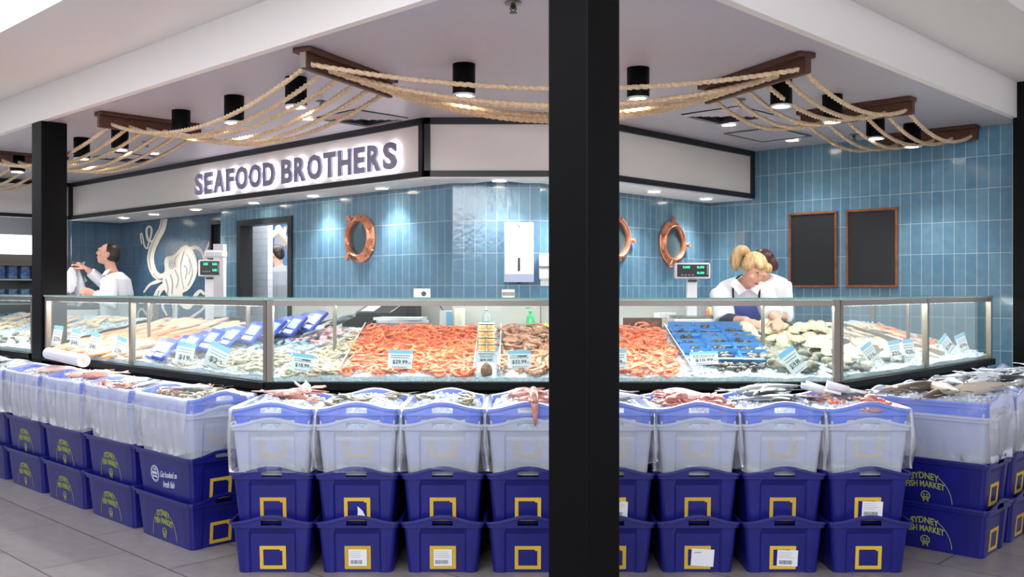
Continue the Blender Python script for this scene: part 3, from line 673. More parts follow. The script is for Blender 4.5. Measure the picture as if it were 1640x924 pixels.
def bag(loc, rz, seed, label, m):
    rnd = random.Random(seed); n_ph = [rnd.uniform(0, 6.28) for _ in range(6)]
    P = perim(FX, FY, .036); 
    # densify
    D = []
    for i in range(len(P)):
        a = P[i]; b = P[(i+1) % len(P)]; k = max(1, int(math.hypot(b[0]-a[0], b[1]-a[1])/.02))
        for j in range(k):
            t = j/k; x = a[0]+(b[0]-a[0])*t; y = a[1]+(b[1]-a[1])*t
            e = abs(y) > FY-.03
            D.append((x, y, (ZR1-ZR0)*.5*(1+math.cos(PI*min(1, abs(x)/.19))) if e else 0))
    n = len(D); rs = []
    hem = rnd.uniform(-.02, .03)
    for k, (off, dz) in enumerate([(-.035, -.10), (-.02, -.04), (-.012, .0), (.000, .010), (.010, .006), (.015, -.03), (.018, -.07), (.021, -.11), (.022, -.15), (.022, -.19), (.020, -.235), (.018, -.28), (.024, -.31)]):
        ring = []
        for i, (x, y, h) in enumerate(D):
            s_ = i/n*2*PI; L_ = math.hypot(x/FX, y/FY); nx, ny = (x/FX**1.0, y/FY**1.0); q = (abs(nx)**8*(1 if nx > 0 else -1), abs(ny)**8*(1 if ny > 0 else -1)); ql = math.hypot(*q) or 1
            w = max(0, k-4)/8; wr = w*(.010*math.sin(9*s_+n_ph[0]+k*.35)+.007*math.sin(23*s_+n_ph[1]-k*.5)+.004*math.sin(47*s_+n_ph[2]))+(.002*math.sin(60*s_+n_ph[3]) if k < 3 else 0)
            d = off+wr*.8
            if k > 4: d = max(d, .008)
            if k > 9: d -= .003*(k-9)
            hz = h*(1 if k < 7 else max(0, 1-(k-6)/4))
            zz = ZR0+hz+dz
            if k >= 10: zz += (k-9)/3*(.028*math.sin(2*s_+n_ph[4])+.016*math.sin(5*s_+n_ph[5])+hem)
            ring.append((x+q[0]/ql*d, y+q[1]/ql*d, max(zz, -.045)))
        rs.append(ring)
    o = MB().rings(rs, cap=False).build('plastic_liner_bag', m, None, True, loc, (0, 0, rz)); tag(o, label, 'plastic bag', 'plastic bags lining the top tubs'); return o
def mound_z(x, y, seed, H):
    e = max(0, 1-(abs(x)/.185)**4)*max(0, 1-(abs(y)/.30)**4)
    return .192+H*e**.6+.016*noise.noise(Vector((x*9+seed, y*9, seed)))*e+.007*noise.noise(Vector((x*38, y*38, seed)))
def ice(loc, rz, seed, label, H=.075):
    nx, ny = 34, 54; v = []; f = []
    for j in range(ny+1):
        for i in range(nx+1):
            x = -.182+.364*i/nx; y = -.298+.596*j/ny; v.append((x, y, mound_z(x, y, seed, H)+.006*noise.noise(Vector((x*90, y*90, seed)))))
    for j in range(ny):
        for i in range(nx): a = j*(nx+1)+i; f.append((a, a+1, a+nx+2, a+nx+1))
    mb = MB(); mb.v = v; mb.f = f
    # edge skirt so the ice has depth
    per = [i for i in range(nx+1)]+[j*(nx+1)+nx for j in range(1, ny+1)]+[ny*(nx+1)+i for i in range(nx-1, -1, -1)]+[j*(nx+1) for j in range(ny-1, 0, -1)]
    b0 = len(mb.v); mb.v += [(v[i][0]*.97, v[i][1]*.97, .10) for i in per]; k = len(per)
    mb.f += [(per[i], b0+i, b0+(i+1) % k, per[(i+1) % k]) for i in range(k)]+[tuple(b0+i for i in range(k))]
    rnd = random.Random(seed)
    for _ in range(150):   # loose lumps
        x = rnd.uniform(-.16, .16); y = rnd.uniform(-.27, .27); s_ = rnd.uniform(.004, .010); M = Matrix.Translation((x, y, mound_z(x, y, seed, H)+s_*.4)) @ Matrix.Rotation(rnd.uniform(0, 3), 4, Vector((rnd.random(), rnd.random(), .3)).normalized())
        mb.box(-s_, s_, -s_*.8, s_*.8, -s_*.6, s_*.6, M)
    o = mb.build('crushed_ice', M_ice, None, False, loc, (0, 0, rz)); tag(o, label, 'ice', None, 'stuff'); return o
# ---------------------------------------------------------------- stacks: (centre xy, rotation, where)
STK = []
for i in range(8): STK.append(((-1.368+.206+.4128*i, 4.64+.322), 0, 'front', i))
for i in range(6): STK.append((RL(2.483+.206-.03, 4.68+.322+.68*i), TH, 'left', i))
for i in range(6): STK.append((RL(5.13+.03+.206+.43*i, 1.64+.31), TH, 'right', i))
def place(kind, i):
    if kind == 'front': return ['leftmost front stack', 'second front stack from left', 'third front stack from left', 'front stack left of the column', 'front stack right of the column', 'third front stack from right', 'second front stack from right', 'rightmost front stack'][i]
    if kind == 'left': return ['nearest', 'second', 'third', 'fourth', 'fifth', 'furthest'][i]+' left wing stack'
    return ['nearest', 'second', 'third', 'fourth', 'fifth', 'furthest'][i]+' right wing stack'
PAP = {('front', 1, 1): ('torn', 3), ('front', 1, 0): ('full', 4), ('front', 2, 0): ('full', 5), ('front', 4, 1): ('right', 6), ('front', 7, 1): ('right', 7), ('front', 6, 0): ('right', 9), ('front', 5, 0): ('over', 8)}
for (x, y), rz, kd, i in STK:
    pl = place(kd, i); jit = random.Random(i*7+len(kd))
    for lv, (z, nm) in enumerate(((ZST[0], 'bottom'), (ZST[1], 'upper one'))):
        pr = 'white' if (kd, i, lv) == ('left', 0, 1) else 'market'
        pp = PAP.get((kd, i, lv))
        extra = ' with paper label' if pp else (' with white script print' if pr == 'white' else '')
        new_crate(P_dark, FIRST['d'], (x+jit.uniform(-.002, .002), y+jit.uniform(-.003, .003), z), rz+jit.uniform(-.004, .004), 'dark blue crate%s, %s of %s' % (extra, nm, pl), 'dark blue stacked fish crates', pp, pr if kd != 'front' or i == 0 else None); FIRST['d'] = False
    new_crate(P_clear, FIRST['c'], (x, y, ZST[2]), rz, 'milky clear tub below the light blue rim of '+pl, 'milky clear tubs', None, None, False); FIRST['c'] = False
    new_crate(P_light, FIRST['l'], (x, y, ZST[3]), rz, 'light blue top tub of '+pl, 'light blue top tubs', None, None); FIRST['l'] = False
    bag((x, y, ZST[3]), rz, i*13+len(kd), 'clear plastic bag draped over '+pl, M_bag if kd == 'front' else M_bag2)
    ice((x, y, ZST[3]), rz, i*3.7+len(kd), 'crushed ice heaped in '+pl, .082 if kd != 'left' else .062)
# ---------------------------------------------------------------- seafood builders
def grad_mat(name, back, belly, rough=.28, spot_c=None, var=.15, z0=-.4, z1=.5, coat=.3):
    m = bpy.data.materials.new(name); m.use_nodes = True; nt = m.node_tree; b = nt.nodes['Principled BSDF']
    tc = nt.nodes.new('ShaderNodeTexCoord'); sp = nt.nodes.new('ShaderNodeSeparateXYZ'); nt.links.new(tc.outputs['Generated'], sp.inputs[0])
    n = nt.nodes.new('ShaderNodeTexNoise'); n.inputs['Scale'].default_value = 14; n.inputs['Detail'].default_value = 4; nt.links.new(tc.outputs['Generated'], n.inputs['Vector'])
    ad = nt.nodes.new('ShaderNodeMath'); ad.operation = 'MULTIPLY_ADD'; nt.links.new(n.outputs['Fac'], ad.inputs[0]); ad.inputs[1].default_value = .35; nt.links.new(sp.outputs[2], ad.inputs[2])
    r = nt.nodes.new('ShaderNodeValToRGB'); r.color_ramp.elements[0].position = .5; r.color_ramp.elements[1].position = .85; r.color_ramp.elements[0].color = lin(belly)+(1,); r.color_ramp.elements[1].color = lin(back)+(1,)
    nt.links.new(ad.outputs[0], r.inputs[0])
    oi = nt.nodes.new('ShaderNodeObjectInfo'); mr = nt.nodes.new('ShaderNodeMapRange'); mr.inputs[3].default_value = 1-var; mr.inputs[4].default_value = 1+var; nt.links.new(oi.outputs['Random'], mr.inputs[0])
    h = nt.nodes.new('ShaderNodeHueSaturation'); nt.links.new(mr.outputs[0], h.inputs['Value']); nt.links.new(r.outputs[0], h.inputs['Color']); nt.links.new(h.outputs[0], b.inputs['Base Color'])
    b.inputs['Roughness'].default_value = rough; b.inputs['Coat Weight'].default_value = coat; b.inputs['Coat Roughness'].default_value = .15; MATS[name] = m; return m
M_silver = grad_mat('silver_fish_skin', (96, 104, 116), (214, 218, 224)); M_red = grad_mat('red_fish_skin', (206, 110, 98), (236, 198, 188)); M_brown = grad_mat('brown_fish_skin', (84, 72, 64), (190, 176, 160))
M_dkf = grad_mat('dark_fish_skin', (52, 56, 62), (150, 154, 158)); M_sard = grad_mat('sardine_skin', (40, 52, 66), (226, 230, 234), .18); M_pinkf = grad_mat('pink_fish_skin', (190, 134, 124), (226, 190, 180))
M_eye = mat('fish_eye', (20, 20, 20), .1); M_eyew = mat('eye_ring', (220, 200, 120), .3)
M_cook = mat('cooked_prawn_shell', (232, 84, 44), .35, rgb2=(244, 146, 104), scale=60, objvar=.16, coat=.3); M_raw = mat('raw_prawn_shell', (196, 184, 160), .35, rgb2=(170, 156, 134), scale=60, objvar=.15, coat=.3)
M_bug = mat('pinkish_brown_shell', (218, 168, 142), .4, rgb2=(160, 104, 82), scale=50, objvar=.16, coat=.2); M_gprawn = mat('green_prawn_shell', (150, 142, 118), .35, rgb2=(110, 100, 82), scale=60, objvar=.15, coat=.3)
M_salmon = mat('salmon_flesh', (240, 118, 66), .35, rgb2=(248, 160, 116), scale=30, scale3=(9, 1, 1), objvar=.07, coat=.3); M_cod = mat('white_fish_flesh', (226, 208, 178), .4, rgb2=(240, 190, 158), scale=16, objvar=.05, coat=.3)
M_squid = mat('cream_squid', (224, 210, 166), .35, rgb2=(240, 232, 206), scale=12, objvar=.05, coat=.4); M_psq = mat('pink_squid', (222, 170, 160), .35, rgb2=(190, 124, 118), scale=26, objvar=.1, coat=.4); M_roct = mat('red_octopus', (168, 84, 78), .35, rgb2=(212, 150, 140), scale=26, objvar=.1, coat=.4)
M_oys = mat('grey_oyster_shell', (138, 134, 122), .6, rgb2=(92, 90, 82), scale=36, bump=.6, objvar=.15); M_mus = mat('dark_mussel_shell', (34, 36, 48), .2, rgb2=(86, 78, 72), scale=30, objvar=.2)
M_clb = mat('blue_clam_shell', (150, 178, 206), .35, rgb2=(196, 208, 218), scale=30, objvar=.12); M_clp = mat('pink_scallop_shell', (222, 150, 164), .35, rgb2=(236, 196, 200), scale=30, objvar=.12)
M_tray = mat('blue_foam_tray', (70, 136, 204), .45); M_btray = mat('deep_blue_packet', (20, 42, 150), .3, rgb2=(54, 82, 180), scale=26)
M_film = film('pack_film', .06, 1.0, (240, 246, 252), .12, bump=.5, scale=30)
def fish(name, Lf, H, W, m, finm, big=True):
    mb = MB(); rs = []; prof = [(0, .03), (.03, .30), (.10, .62), (.2, .88), (.32, 1), (.48, .92), (.64, .66), (.78, .38), (.88, .20), (.93, .17)]
    for t, k in prof: rs.append([Vector((t*Lf, W/2*k**.8*math.cos(a), H/2*k*math.sin(a)+.04*H*(1-t))) for a in [2*PI*i/12 for i in range(12)]])
    mb.rings(rs); o = mb.build(name, m, None, True)
    def fin(nm, pts, th=.002):
        q = MB(); vs_ = [Vector((p[0]*Lf, -th, p[1]*H)) for p in pts]+[Vector((p[0]*Lf, th, p[1]*H)) for p in pts]; n = len(pts)
        q.add(vs_, [tuple(range(n)), tuple(range(2*n-1, n-1, -1))]+[(i, n+i, n+(i+1) % n, (i+1) % n) for i in range(n)]); return q.build(nm, finm, o)
    fin('tail_fin', [(.91, .08), (1.08, .42), (1.12, .40), (1.04, .0), (1.12, -.40), (1.08, -.42), (.91, -.08)])
    fin('dorsal_fin', [(.28, .50), (.34, .72), (.52, .66), (.76, .34), (.74, .24), (.5, .44)])
    if big:
        fin('anal_fin', [(.58, -.36), (.64, -.56), (.78, -.30), (.76, -.18)])
        for s_ in (-1, 1):
            q = MB(); q.add([Vector((.23*Lf, s_*W*.46, -.05*H)), Vector((.26*Lf, s_*W*.47, -.17*H)), Vector((.38*Lf, s_*W*.62, -.22*H)), Vector((.36*Lf, s_*W*.6, -.05*H))], [(0, 1, 2, 3)]); q.build('pectoral_fin', finm, o)
            q = MB(); q.ell((.085*Lf, s_*W*.30, .12*H), (.018*Lf, .005, .018*Lf), 10, 6); q.build('eye', M_eye, o, True)
    return o
def prawn(name, m, sz=1.0, ant=True):
    mb = MB(); pts = []; rad = []; R_ = .03*sz
    for k in range(17):
        t = k/16; a = math.radians(-35+215*t); pts.append((R_*math.cos(a)*1.15, R_*math.sin(a), 0)); rr = (.0105*(1-.62*t) if t > .15 else .006+.03*t)*sz
        rad.append(rr*(1.08 if k % 2 else .94))
    mb.tube(pts, rad, 8, flat=.85)
    p = Vector(pts[-1]); d = (Vector(pts[-1])-Vector(pts[-2])).normalized(); nn = Vector((-d.y, d.x, 0))
    for s_ in (-1, 0, 1): mb.add([p, p+d*.016*sz+nn*(s_*.011-.004)*sz+Zv*.002, p+d*.02*sz+nn*s_*.012*sz, p+d*.016*sz+nn*(s_*.011+.004)*sz], [(0, 1, 2, 3)])
    q = Vector(pts[0]); e = (q-Vector(pts[1])).normalized(); mb.tube([q, q+e*.022*sz], [.003*sz, .0005], 4)
    if ant:
        for s_ in (-1, 1): mb.tube([q, q+e*.02*sz+Vector((.01, s_*.006, .006))*sz, q+e*.03*sz+Vector((.03, s_*.014, .0))*sz, q+Vector((.07, s_*.02, -.002))*sz], .0008*sz, 3)
    for k in range(3, 12):
        c = Vector(pts[k]); inn = -c.normalized(); mb.tube([c+inn*rad[k]*.7, c+inn*(rad[k]+.009*sz)+Zv*.002], [.0013*sz, .0006*sz], 3)
    return mb.build(name, m, None, True)
def clam(name, m, a=.024, b=.019, h=.011):
    mb = MB(); rs = []
    for t in (0, .25, .5, .75, .93, 1): rs.append([Vector((a*math.cos(u)*math.cos(t*PI/2)*(1+.04*math.sin(9*u)), b*math.sin(u)*math.cos(t*PI/2), h*math.sin(t*PI/2))) for u in [2*PI*i/16 for i in range(16)]])
    mb.rings(rs); rs = [[Vector((p.x, p.y, -p.z*.8)) for p in r] for r in rs]; mb.rings([r[::-1] for r in rs]); return mb.build(name, m, None, True)
def oyster(name, m):
    mb = MB(); rs = []; n = 16
    for j in range(9):
        a = -PI/2+PI*j/8*.98+.01; ring = []
        for i in range(n):
            u = 2*PI*i/n; d = Vector((math.cos(a)*math.cos(u), math.cos(a)*math.sin(u), math.sin(a))); k = 1+.30*noise.noise(d*2.2)+.16*noise.noise(d*6); ring.append(Vector((.042*d.x*k, .030*d.y*k, .019*d.z*k)))
        rs.append(ring)
    mb.rings(rs); return mb.build(name, m, None, True)
def squid(name, m, L_=.17, W=.05, legs=True):
    mb = MB(); mb.tube([(0, 0, 0), (.02, 0, 0), (L_*.3, 0, .002), (L_*.7, 0, .002), (L_, 0, 0)], [.003, (W*.14, W*.25), (W*.28, W*.45), (W*.32, W*.5), (W*.26, W*.42)], 12); o = mb.build(name, m, None, True)
    q = MB(); q.add([(0, 0, .002), (.03, .045, .001), (.075, .028, .003), (.075, 0, .006), (.075, -.028, .003), (.03, -.045, .001)], [(0, 1, 2, 3), (0, 3, 4, 5)]); q.build('fin', m, o)
    if legs:
        q = MB(); q.ell((L_+.012, 0, 0), (.02, .016, .012), 10, 6)
        for k in range(8): s_ = (k-3.5)/3.5; q.tube([(L_+.02, s_*.01, 0), (L_+.05, s_*.025, .004), (L_+.085, s_*.035+.01*math.sin(k*2), -.003), (L_+.11, s_*.03+.014*math.cos(k), -.004)], [.005, .004, .0025, .001], 5)
        q.build('tentacles', m, o, True)
    return o
def octo(name, m):
    mb = MB(); mb.ell((0, 0, .012), (.038, .030, .022), 12, 8)
    for k in range(8):
        a = 2*PI*k/8; pts = [(0.02*math.cos(a), .02*math.sin(a), 0)]; aa = a
        for j in range(1, 8): aa += .38; pts.append((pts[-1][0]+.017*math.cos(aa), pts[-1][1]+.017*math.sin(aa), .004*math.sin(j+k)))
        mb.tube(pts, [.010-.0012*j for j in range(8)], 6)
    return mb.build(name, m, None, True)
def fillet(name, m, L_=.20, W=.085, T_=.022):
    mb = MB(); rs = []
    for i in range(13):
        t = i/12; w = W/2*(.45+.55*math.sin(PI*min(1, t*1.25+.12)) if t < .7 else .98-.9*(t-.7)/.3*.6); h = T_*(.75+.25*math.sin(PI*t))*(1 if t < .8 else 1-(t-.8)*2.2)
        rs.append([Vector((L_*(t-.5), -w, 0)), Vector((L_*(t-.5), -w*.85, h*.7)), Vector((L_*(t-.5), -w*.3, h)), Vector((L_*(t-.5), w*.3, h*.95)), Vector((L_*(t-.5), w*.9, h*.55)), Vector((L_*(t-.5), w, 0))])
    mb.rings(rs); return mb.build(name, m, None, True)
def mussel(name): 
    mb = MB(); mb.tube([(0, 0, 0), (.012, 0, 0), (.03, .003, 0), (.05, .004, 0), (.06, .003, 0)], [.002, (.007, .009), (.011, .014), (.009, .012), .003], 10); return mb.build(name, M_mus, None, True)
PROTO = {}
def proto(k, fn):
    if k not in PROTO: PROTO[k] = [fn(), True]
    return PROTO[k]
def put(k, fn, loc, rot, label, cat, group, scale=1.0):
    p = proto(k, fn)
    if p[1]:
        p[1] = False; o = p[0]; KIDS[o.name] = [(c, list(c.children)) for c in o.children]; o.location = loc; o.rotation_euler = rot; o.scale = (scale,)*3; tag(o, label, cat, group); return o
    o = dup(p[0], loc, rot, label, group, scale); o['category'] = cat; return o
SPEC = {
 'silver': (lambda: fish('silver_fish', .31, .095, .05, M_silver, M_dkf), 'fish', .027), 'dark': (lambda: fish('dark_fish', .34, .105, .06, M_dkf, M_dkf), 'fish', .032),
 'red': (lambda: fish('red_fish', .24, .09, .045, M_red, M_red), 'fish', .025), 'pink': (lambda: fish('pink_fish', .27, .095, .055, M_pinkf, M_pinkf), 'fish', .027), 'brown': (lambda: fish('brown_fish', .40, .075, .07, M_brown, M_brown), 'fish', .03),
 'sardine': (lambda: fish('sardine', .17, .034, .018, M_sard, M_sard, False), 'fish', .010),
 'gprawn': (lambda: prawn('raw_prawn', M_gprawn, 1.5), 'prawn', .012), 'cprawn': (lambda: prawn('cooked_prawn', M_cook, 1.0), 'prawn', .010), 'rprawn': (lambda: prawn('raw_prawn', M_raw, 1.15), 'prawn', .010), 'bug': (lambda: prawn('pale_prawn', M_bug, 1.6, False), 'prawn', .012),
 'psquid': (lambda: squid('pink_squid', M_psq, .13, .055), 'squid', .018), 'csquid': (lambda: squid('squid_tube', M_squid, .25, .08, False), 'squid', .018), 'octo': (lambda: octo('small_octopus', M_roct), 'octopus', .008),
 'salmon': (lambda: fillet('salmon_fillet', M_salmon), 'fillet', 0), 'cod': (lambda: fillet('white_fillet', M_cod), 'fillet', 0), 'oyster': (lambda: oyster('oyster', M_oys), 'oyster', .012), 'mussel': (lambda: mussel('mussel'), 'mussel', .008),
 'bclam': (lambda: clam('blue_clam', M_clb), 'clam', .008), 'pscallop': (lambda: clam('pink_scallop', M_clp, .026, .024), 'scallop', .008)}
# contents of the top tubs
TUB = {('front', 0): [('psquid', 5), ('pink', 1)], ('front', 1): [('gprawn', 12)], ('front', 2): [('gprawn', 7)], ('front', 3): [('psquid', 12)], ('front', 4): [('silver', 2)], ('front', 5): [('red', 2), ('octo', 9)],
       ('front', 6): [('dark', 3), ('silver', 3)], ('front', 7): [('silver', 1), ('octo', 4), ('cprawn', 14)], ('left', 0): [('gprawn', 26), ('dark', 1), ('octo', 3)], ('left', 1): [('silver', 3), ('octo', 5)], ('left', 2): [('pink', 4)],
       ('left', 3): [('pink', 5)], ('left', 4): [('dark', 3), ('silver', 2)], ('left', 5): [('silver', 4)], ('right', 0): [('brown', 5)], ('right', 1): [('dark', 4), ('red', 2), ('silver', 2)], ('right', 2): [('silver', 5), ('dark', 2)],
       ('right', 3): [('sardine', 30)], ('right', 4): [('sardine', 34)], ('right', 5): [('sardine', 26)]}
NAMES = {'silver': 'silver fish', 'dark': 'dark grey fish', 'red': 'red-skinned fish', 'pink': 'pinkish fish', 'brown': 'long brown fish', 'sardine': 'small silver sardine', 'gprawn': 'raw grey-green prawn', 'cprawn': 'orange prawn', 'psquid': 'pink squid', 'octo': 'small red octopus'}
for (x, y), rz, kd, i in STK:
    rnd = random.Random(i*31+ord(kd[0])); H = .082 if kd != 'left' else .062
    for sp, cnt in TUB[(kd, i)]:
        fn, cat, lift = SPEC[sp]; long_ = sp in ('silver', 'dark', 'red', 'pink', 'brown')
        for j in range(cnt):
            lx = rnd.uniform(-.13, .13); ly = rnd.uniform(-.24, .24); yaw = rnd.uniform(0, 2*PI)
            if long_:
                ly = -.18+.36*(j+.5)/cnt+rnd.uniform(-.02, .02); yaw = rnd.choice((0, PI))+rnd.uniform(-.8, .8); lx = -.13*math.cos(yaw); ly -= .13*math.sin(yaw)
                if sp == 'brown': lx *= .9
            if sp == 'psquid': lx = rnd.uniform(-.10, -.02); yaw = rnd.uniform(-1.3, 1.3)
            cx = lx+(.15*math.cos(yaw) if long_ else 0)
            z = ZST[3]+mound_z(cx if abs(cx) < .15 else .1, ly, i*3.7+len(kd), H)+lift*(.35+.3*rnd.random())
            p = Matrix.Rotation(rz, 3, 'Z') @ Vector((lx, ly, 0)); side = PI/2 if rnd.random() < .5 else -PI/2
            if sp in ('gprawn', 'cprawn', 'psquid', 'octo', 'sardine'): rot = (rnd.uniform(-.3, .3)+(PI/2 if sp == 'sardine' else 0), rnd.uniform(-.2, .2), yaw+rz)
            else: rot = (side+rnd.uniform(-.2, .2), rnd.uniform(-.10, .05), yaw+rz)
            put(sp, fn, (x+p.x, y+p.y, z), rot, '%s on the ice of the %s' % (NAMES[sp], place(kd, i)), cat, '%ss on the %s' % (NAMES[sp], place(kd, i)), rnd.uniform(.85, 1.12))
# a squid arm hanging over the rim of the fourth tub
x, y = STK[3][0]
o = MB().tube([(0, .16, .33), (0, .03, .318), (0, -.012, .30), (.004, -.022, .26), (.006, -.02, .22), (.004, -.018, .175)], [.02, .022, .02, .018, .012, .004], 10).build('draped_squid', M_psq, None, True, (x+.03, y-.315, ZST[3])); tag(o, 'pink squid arm hanging over the front rim of the tub left of the central column', 'squid')
# white scoops and the bag roll
def scoop(loc, rz, label):
    o = MB().rings([[Vector((t*.15, (.055-.012*(1-t))*math.cos(a), .05-.05*math.sin(a)*(1 if 0 <= a <= PI else 0))) for a in [PI*k/12 for k in range(13)]] for t in (0, .5, 1)], cap=False, closed=False).build('ice_scoop', M_wplast, None, True, loc, (0, -.25, rz))
    s_ = o.modifiers.new('s', 'SOLIDIFY'); s_.thickness = .003; MB().tube([(0, 0, .03), (-.04, 0, .035), (-.11, 0, .04)], [.012, .010, .012], 10).build('handle', M_wplast, o, True); return tag(o, label, 'scoop', 'white plastic ice scoops')
scoop((-1.06, 4.95, .855), 2.2, 'small white scoop stuck in the ice of the leftmost front tub').scale = (.55,)*3; scoop((1.60, 4.95, .835), 2.6, 'white scoop lying in the rightmost front tub, the left one of two').scale = (.75, .9, .75); scoop((1.72, 4.93, .84), 2.9, 'white scoop in the rightmost front tub, the right one beside orange prawns').scale = (.75, .9, .75)
a = Vector((*on_r(78, 2.75), .905)); b = Vector((*on_r(134, 2.62), .905)); d = (b-a).normalized(); M = frame(a, Zv, d.cross(Zv)) 
mb = MB(); mb.tube([a, b], .042, 24); o = mb.build('plastic_bag_roll', M_wplast, None, False); tag(o, 'white roll of plastic bags lying on the tubs of the left wing', 'bag roll')
MB().tube([b, b+d*.002], .018, 16).build('core', mat('cardboard', (200, 186, 166), .8), o)
# ---------------------------------------------------------------- display cases
ZG0, ZG1 = .862, 1.328
class Case:
    def __init__(s, name, label, A, B, D, oa, ob, posts, rear, depth=.98):
        s.A = Vector((A[0], A[1], 0)); s.B = Vector((B[0], B[1], 0)); s.D = Vector(D); s.L = (s.B-s.A).length; s.X = (s.B-s.A).normalized(); s.oa, s.ob, s.dep = oa, ob, depth
        r = s.root = empty('display_case', s.A, label, 'display case', 'glass seafood display cases'); M = frame((0, 0, 0), s.X, s.D); M = Matrix((s.X, s.D, Zv)).transposed().to_4x4(); s.M = M
        L_ = s.L; poly = lambda d0, d1, e=0: [(oa*d0+e, d0), (L_-ob*d0-e, d0), (L_-ob*d1-e, d1), (oa*d1+e, d1)]
        MB().prism(poly(.03, depth+.04, .004), 0, .815, M).build('base_cabinet', M_black, r)
        bevel(MB().prism(poly(-.03, depth+.04, .002), .816, .86, M).build('black_ledge', M_black, r), .004)
        back = MB(); back.prism(poly(depth+.0, depth+.03, .004), .8605, 1.10, M); back.build('back_panel', M_steel2, r)
        xs = [0]+posts+[L_]
        for x0, x1 in zip(xs[:-1], xs[1:]): MB().box(x0+.015, x1-.015, .002, .010, ZG0, ZG1-.03, M).build('front_glass', M_glass, r)
        for x in posts+[.0+.016, L_-.016]: MB().box(x-.016, x+.016, -.006, .03, ZG0-.001, ZG1-.012, M).build('post', M_steel2, r)
        MB().box(.0, L_, -.004, .03, ZG1-.045, ZG1-.013, M).build('front_rail', M_steel, r)
        tp = MB().prism([(oa*0, -.012), (L_, -.012), (L_-ob*.42, .42), (oa*.42, .42)], ZG1-.010, ZG1, M).build('top_glass', M_glass, r)
        MB().box(0, L_, -.015, -.012, ZG1-.011, ZG1+.001, M).build('glass_edge', M_edge, tp)
        MB().box(oa*.42, L_-ob*.42, .40, .425, ZG1-.035, ZG1-.011, M).build('rear_rail', M_steel, r)
        for x in rear: MB().box(x-.009, x+.009, .40, .42, .95, ZG1-.03, M).build('rear_post', M_steel2, r)
        # bed of ice
        nu, nd = int(L_/.022), 40; v = []; f = []
        for j in range(nd+1):
            d = .014+(depth-.016)*j/nd
            for i in range(nu+1):
                u = oa*d+.004+(L_-(oa+ob)*d-.008)*i/nu; p = M @ Vector((u, d, s.z(u, d, True))); v.append(p)
        for j in range(nd):
            for i in range(nu): a = j*(nu+1)+i; f.append((a, a+1, a+nu+2, a+nu+1))
        mb = MB(); mb.v = [tuple(q) for q in v]; mb.f = f
        n0 = len(mb.v); mb.v += [(v[i].x, v[i].y, .862) for i in range(nu+1)]; mb.f += [(n0+i, n0+i+1, i+1, i) for i in range(nu)]
        rnd = random.Random(L_)
        for _ in range(int(L_*350)):
            u = rnd.uniform(.05, L_-.05); d = rnd.uniform(.03, .9)
            if u < oa*d+.03 or u > L_-ob*d-.03: continue
            k = rnd.uniform(.004, .009); MM = M @ Matrix.Translation((u, d, s.z(u, d)+k*.3)) @ Matrix.Rotation(rnd.uniform(0, 3), 4, Vector((rnd.random(), rnd.random(), .3)).normalized()); mb.box(-k, k, -k*.8, k*.8, -k*.6, k*.6, MM)
        o = mb.build('crushed_ice', M_ice); o.location = s.A; tag(o, 'bed of crushed ice inside the '+label, 'ice', None, 'stuff')
        # LED tube under the front rail
        q = MB().box(.05, L_-.05, .032, .046, ZG1-.036, ZG1-.022, M).build('led_tube', mat('led_tube', (255, 252, 245), .5, emit=5), r)
        for k in range(max(1, int(L_/1.3))):
            n = max(1, int(L_/1.3)); u = L_*(k+.5)/n; p2 = s.w(u, .41, ZG1-.045); t2 = s.w(u, .98, 1.10); a2 = area('case_led', p2, t2, L_/n*.8, .03, LP['case']*1.3, (1, .98, .94)); a2.rotation_euler = Matrix((s.X, -(t2-p2).cross(s.X).normalized()*-1, -(t2-p2).normalized())).transposed().to_euler()
            n = max(1, int(L_/1.3)); u = L_*(k+.5)/n; p = s.w(u, .06, ZG1-.04); t = s.w(u, .55, .95)
            a_ = area('case_led', p, t, L_/n*.9, .03, LP['case'], (1, .97, .92)); a_.rotation_euler = Matrix((s.X, -(t-p).cross(s.X).normalized()*-1, -(t-p).normalized())).transposed().to_euler()
    def z(s, u, d, ice=False):
        b = .885+.235*max(0, d)/.98
        return b+.014*noise.noise(s.A+Vector((u*5, d*5, 0)))+((.008*noise.noise(s.A+Vector((u*30, d*30, 2)))) if ice else .006)
    def w(s, u, d, z): return s.A+s.X*u+s.D*d+Zv*z
    def ok(s, u, d, e=.02): return s.oa*d+e < u < s.L-s.ob*d-e
    def yaw(s): return math.atan2(s.X.y, s.X.x)
RAW = Vector((0, 0, 0))
CC = Case('c', 'central glass display case facing the camera', (-1.36, 5.35), (1.82, 5.35), Yv, .402, .427, [], [.30, 2.86])
CL = Case('l', 'left wing glass display case running back to the left column', RL(2.922, 7.87), (-1.361, 5.351), Rv, 0, .402, [1.49], [.9, 2.3])
CR_ = Case('r', 'right wing glass display case running towards the tiled wall', (1.821, 5.351), RL(7.65, 2.388), Lv, .4265, 0, [1.276], [.8, 2.0])
CF = Case('f', 'far left glass display case beyond the left black column', RL(2.922, 11.2), RL(2.922, 8.14), Rv, 0, 0, [1.5], [1.0])
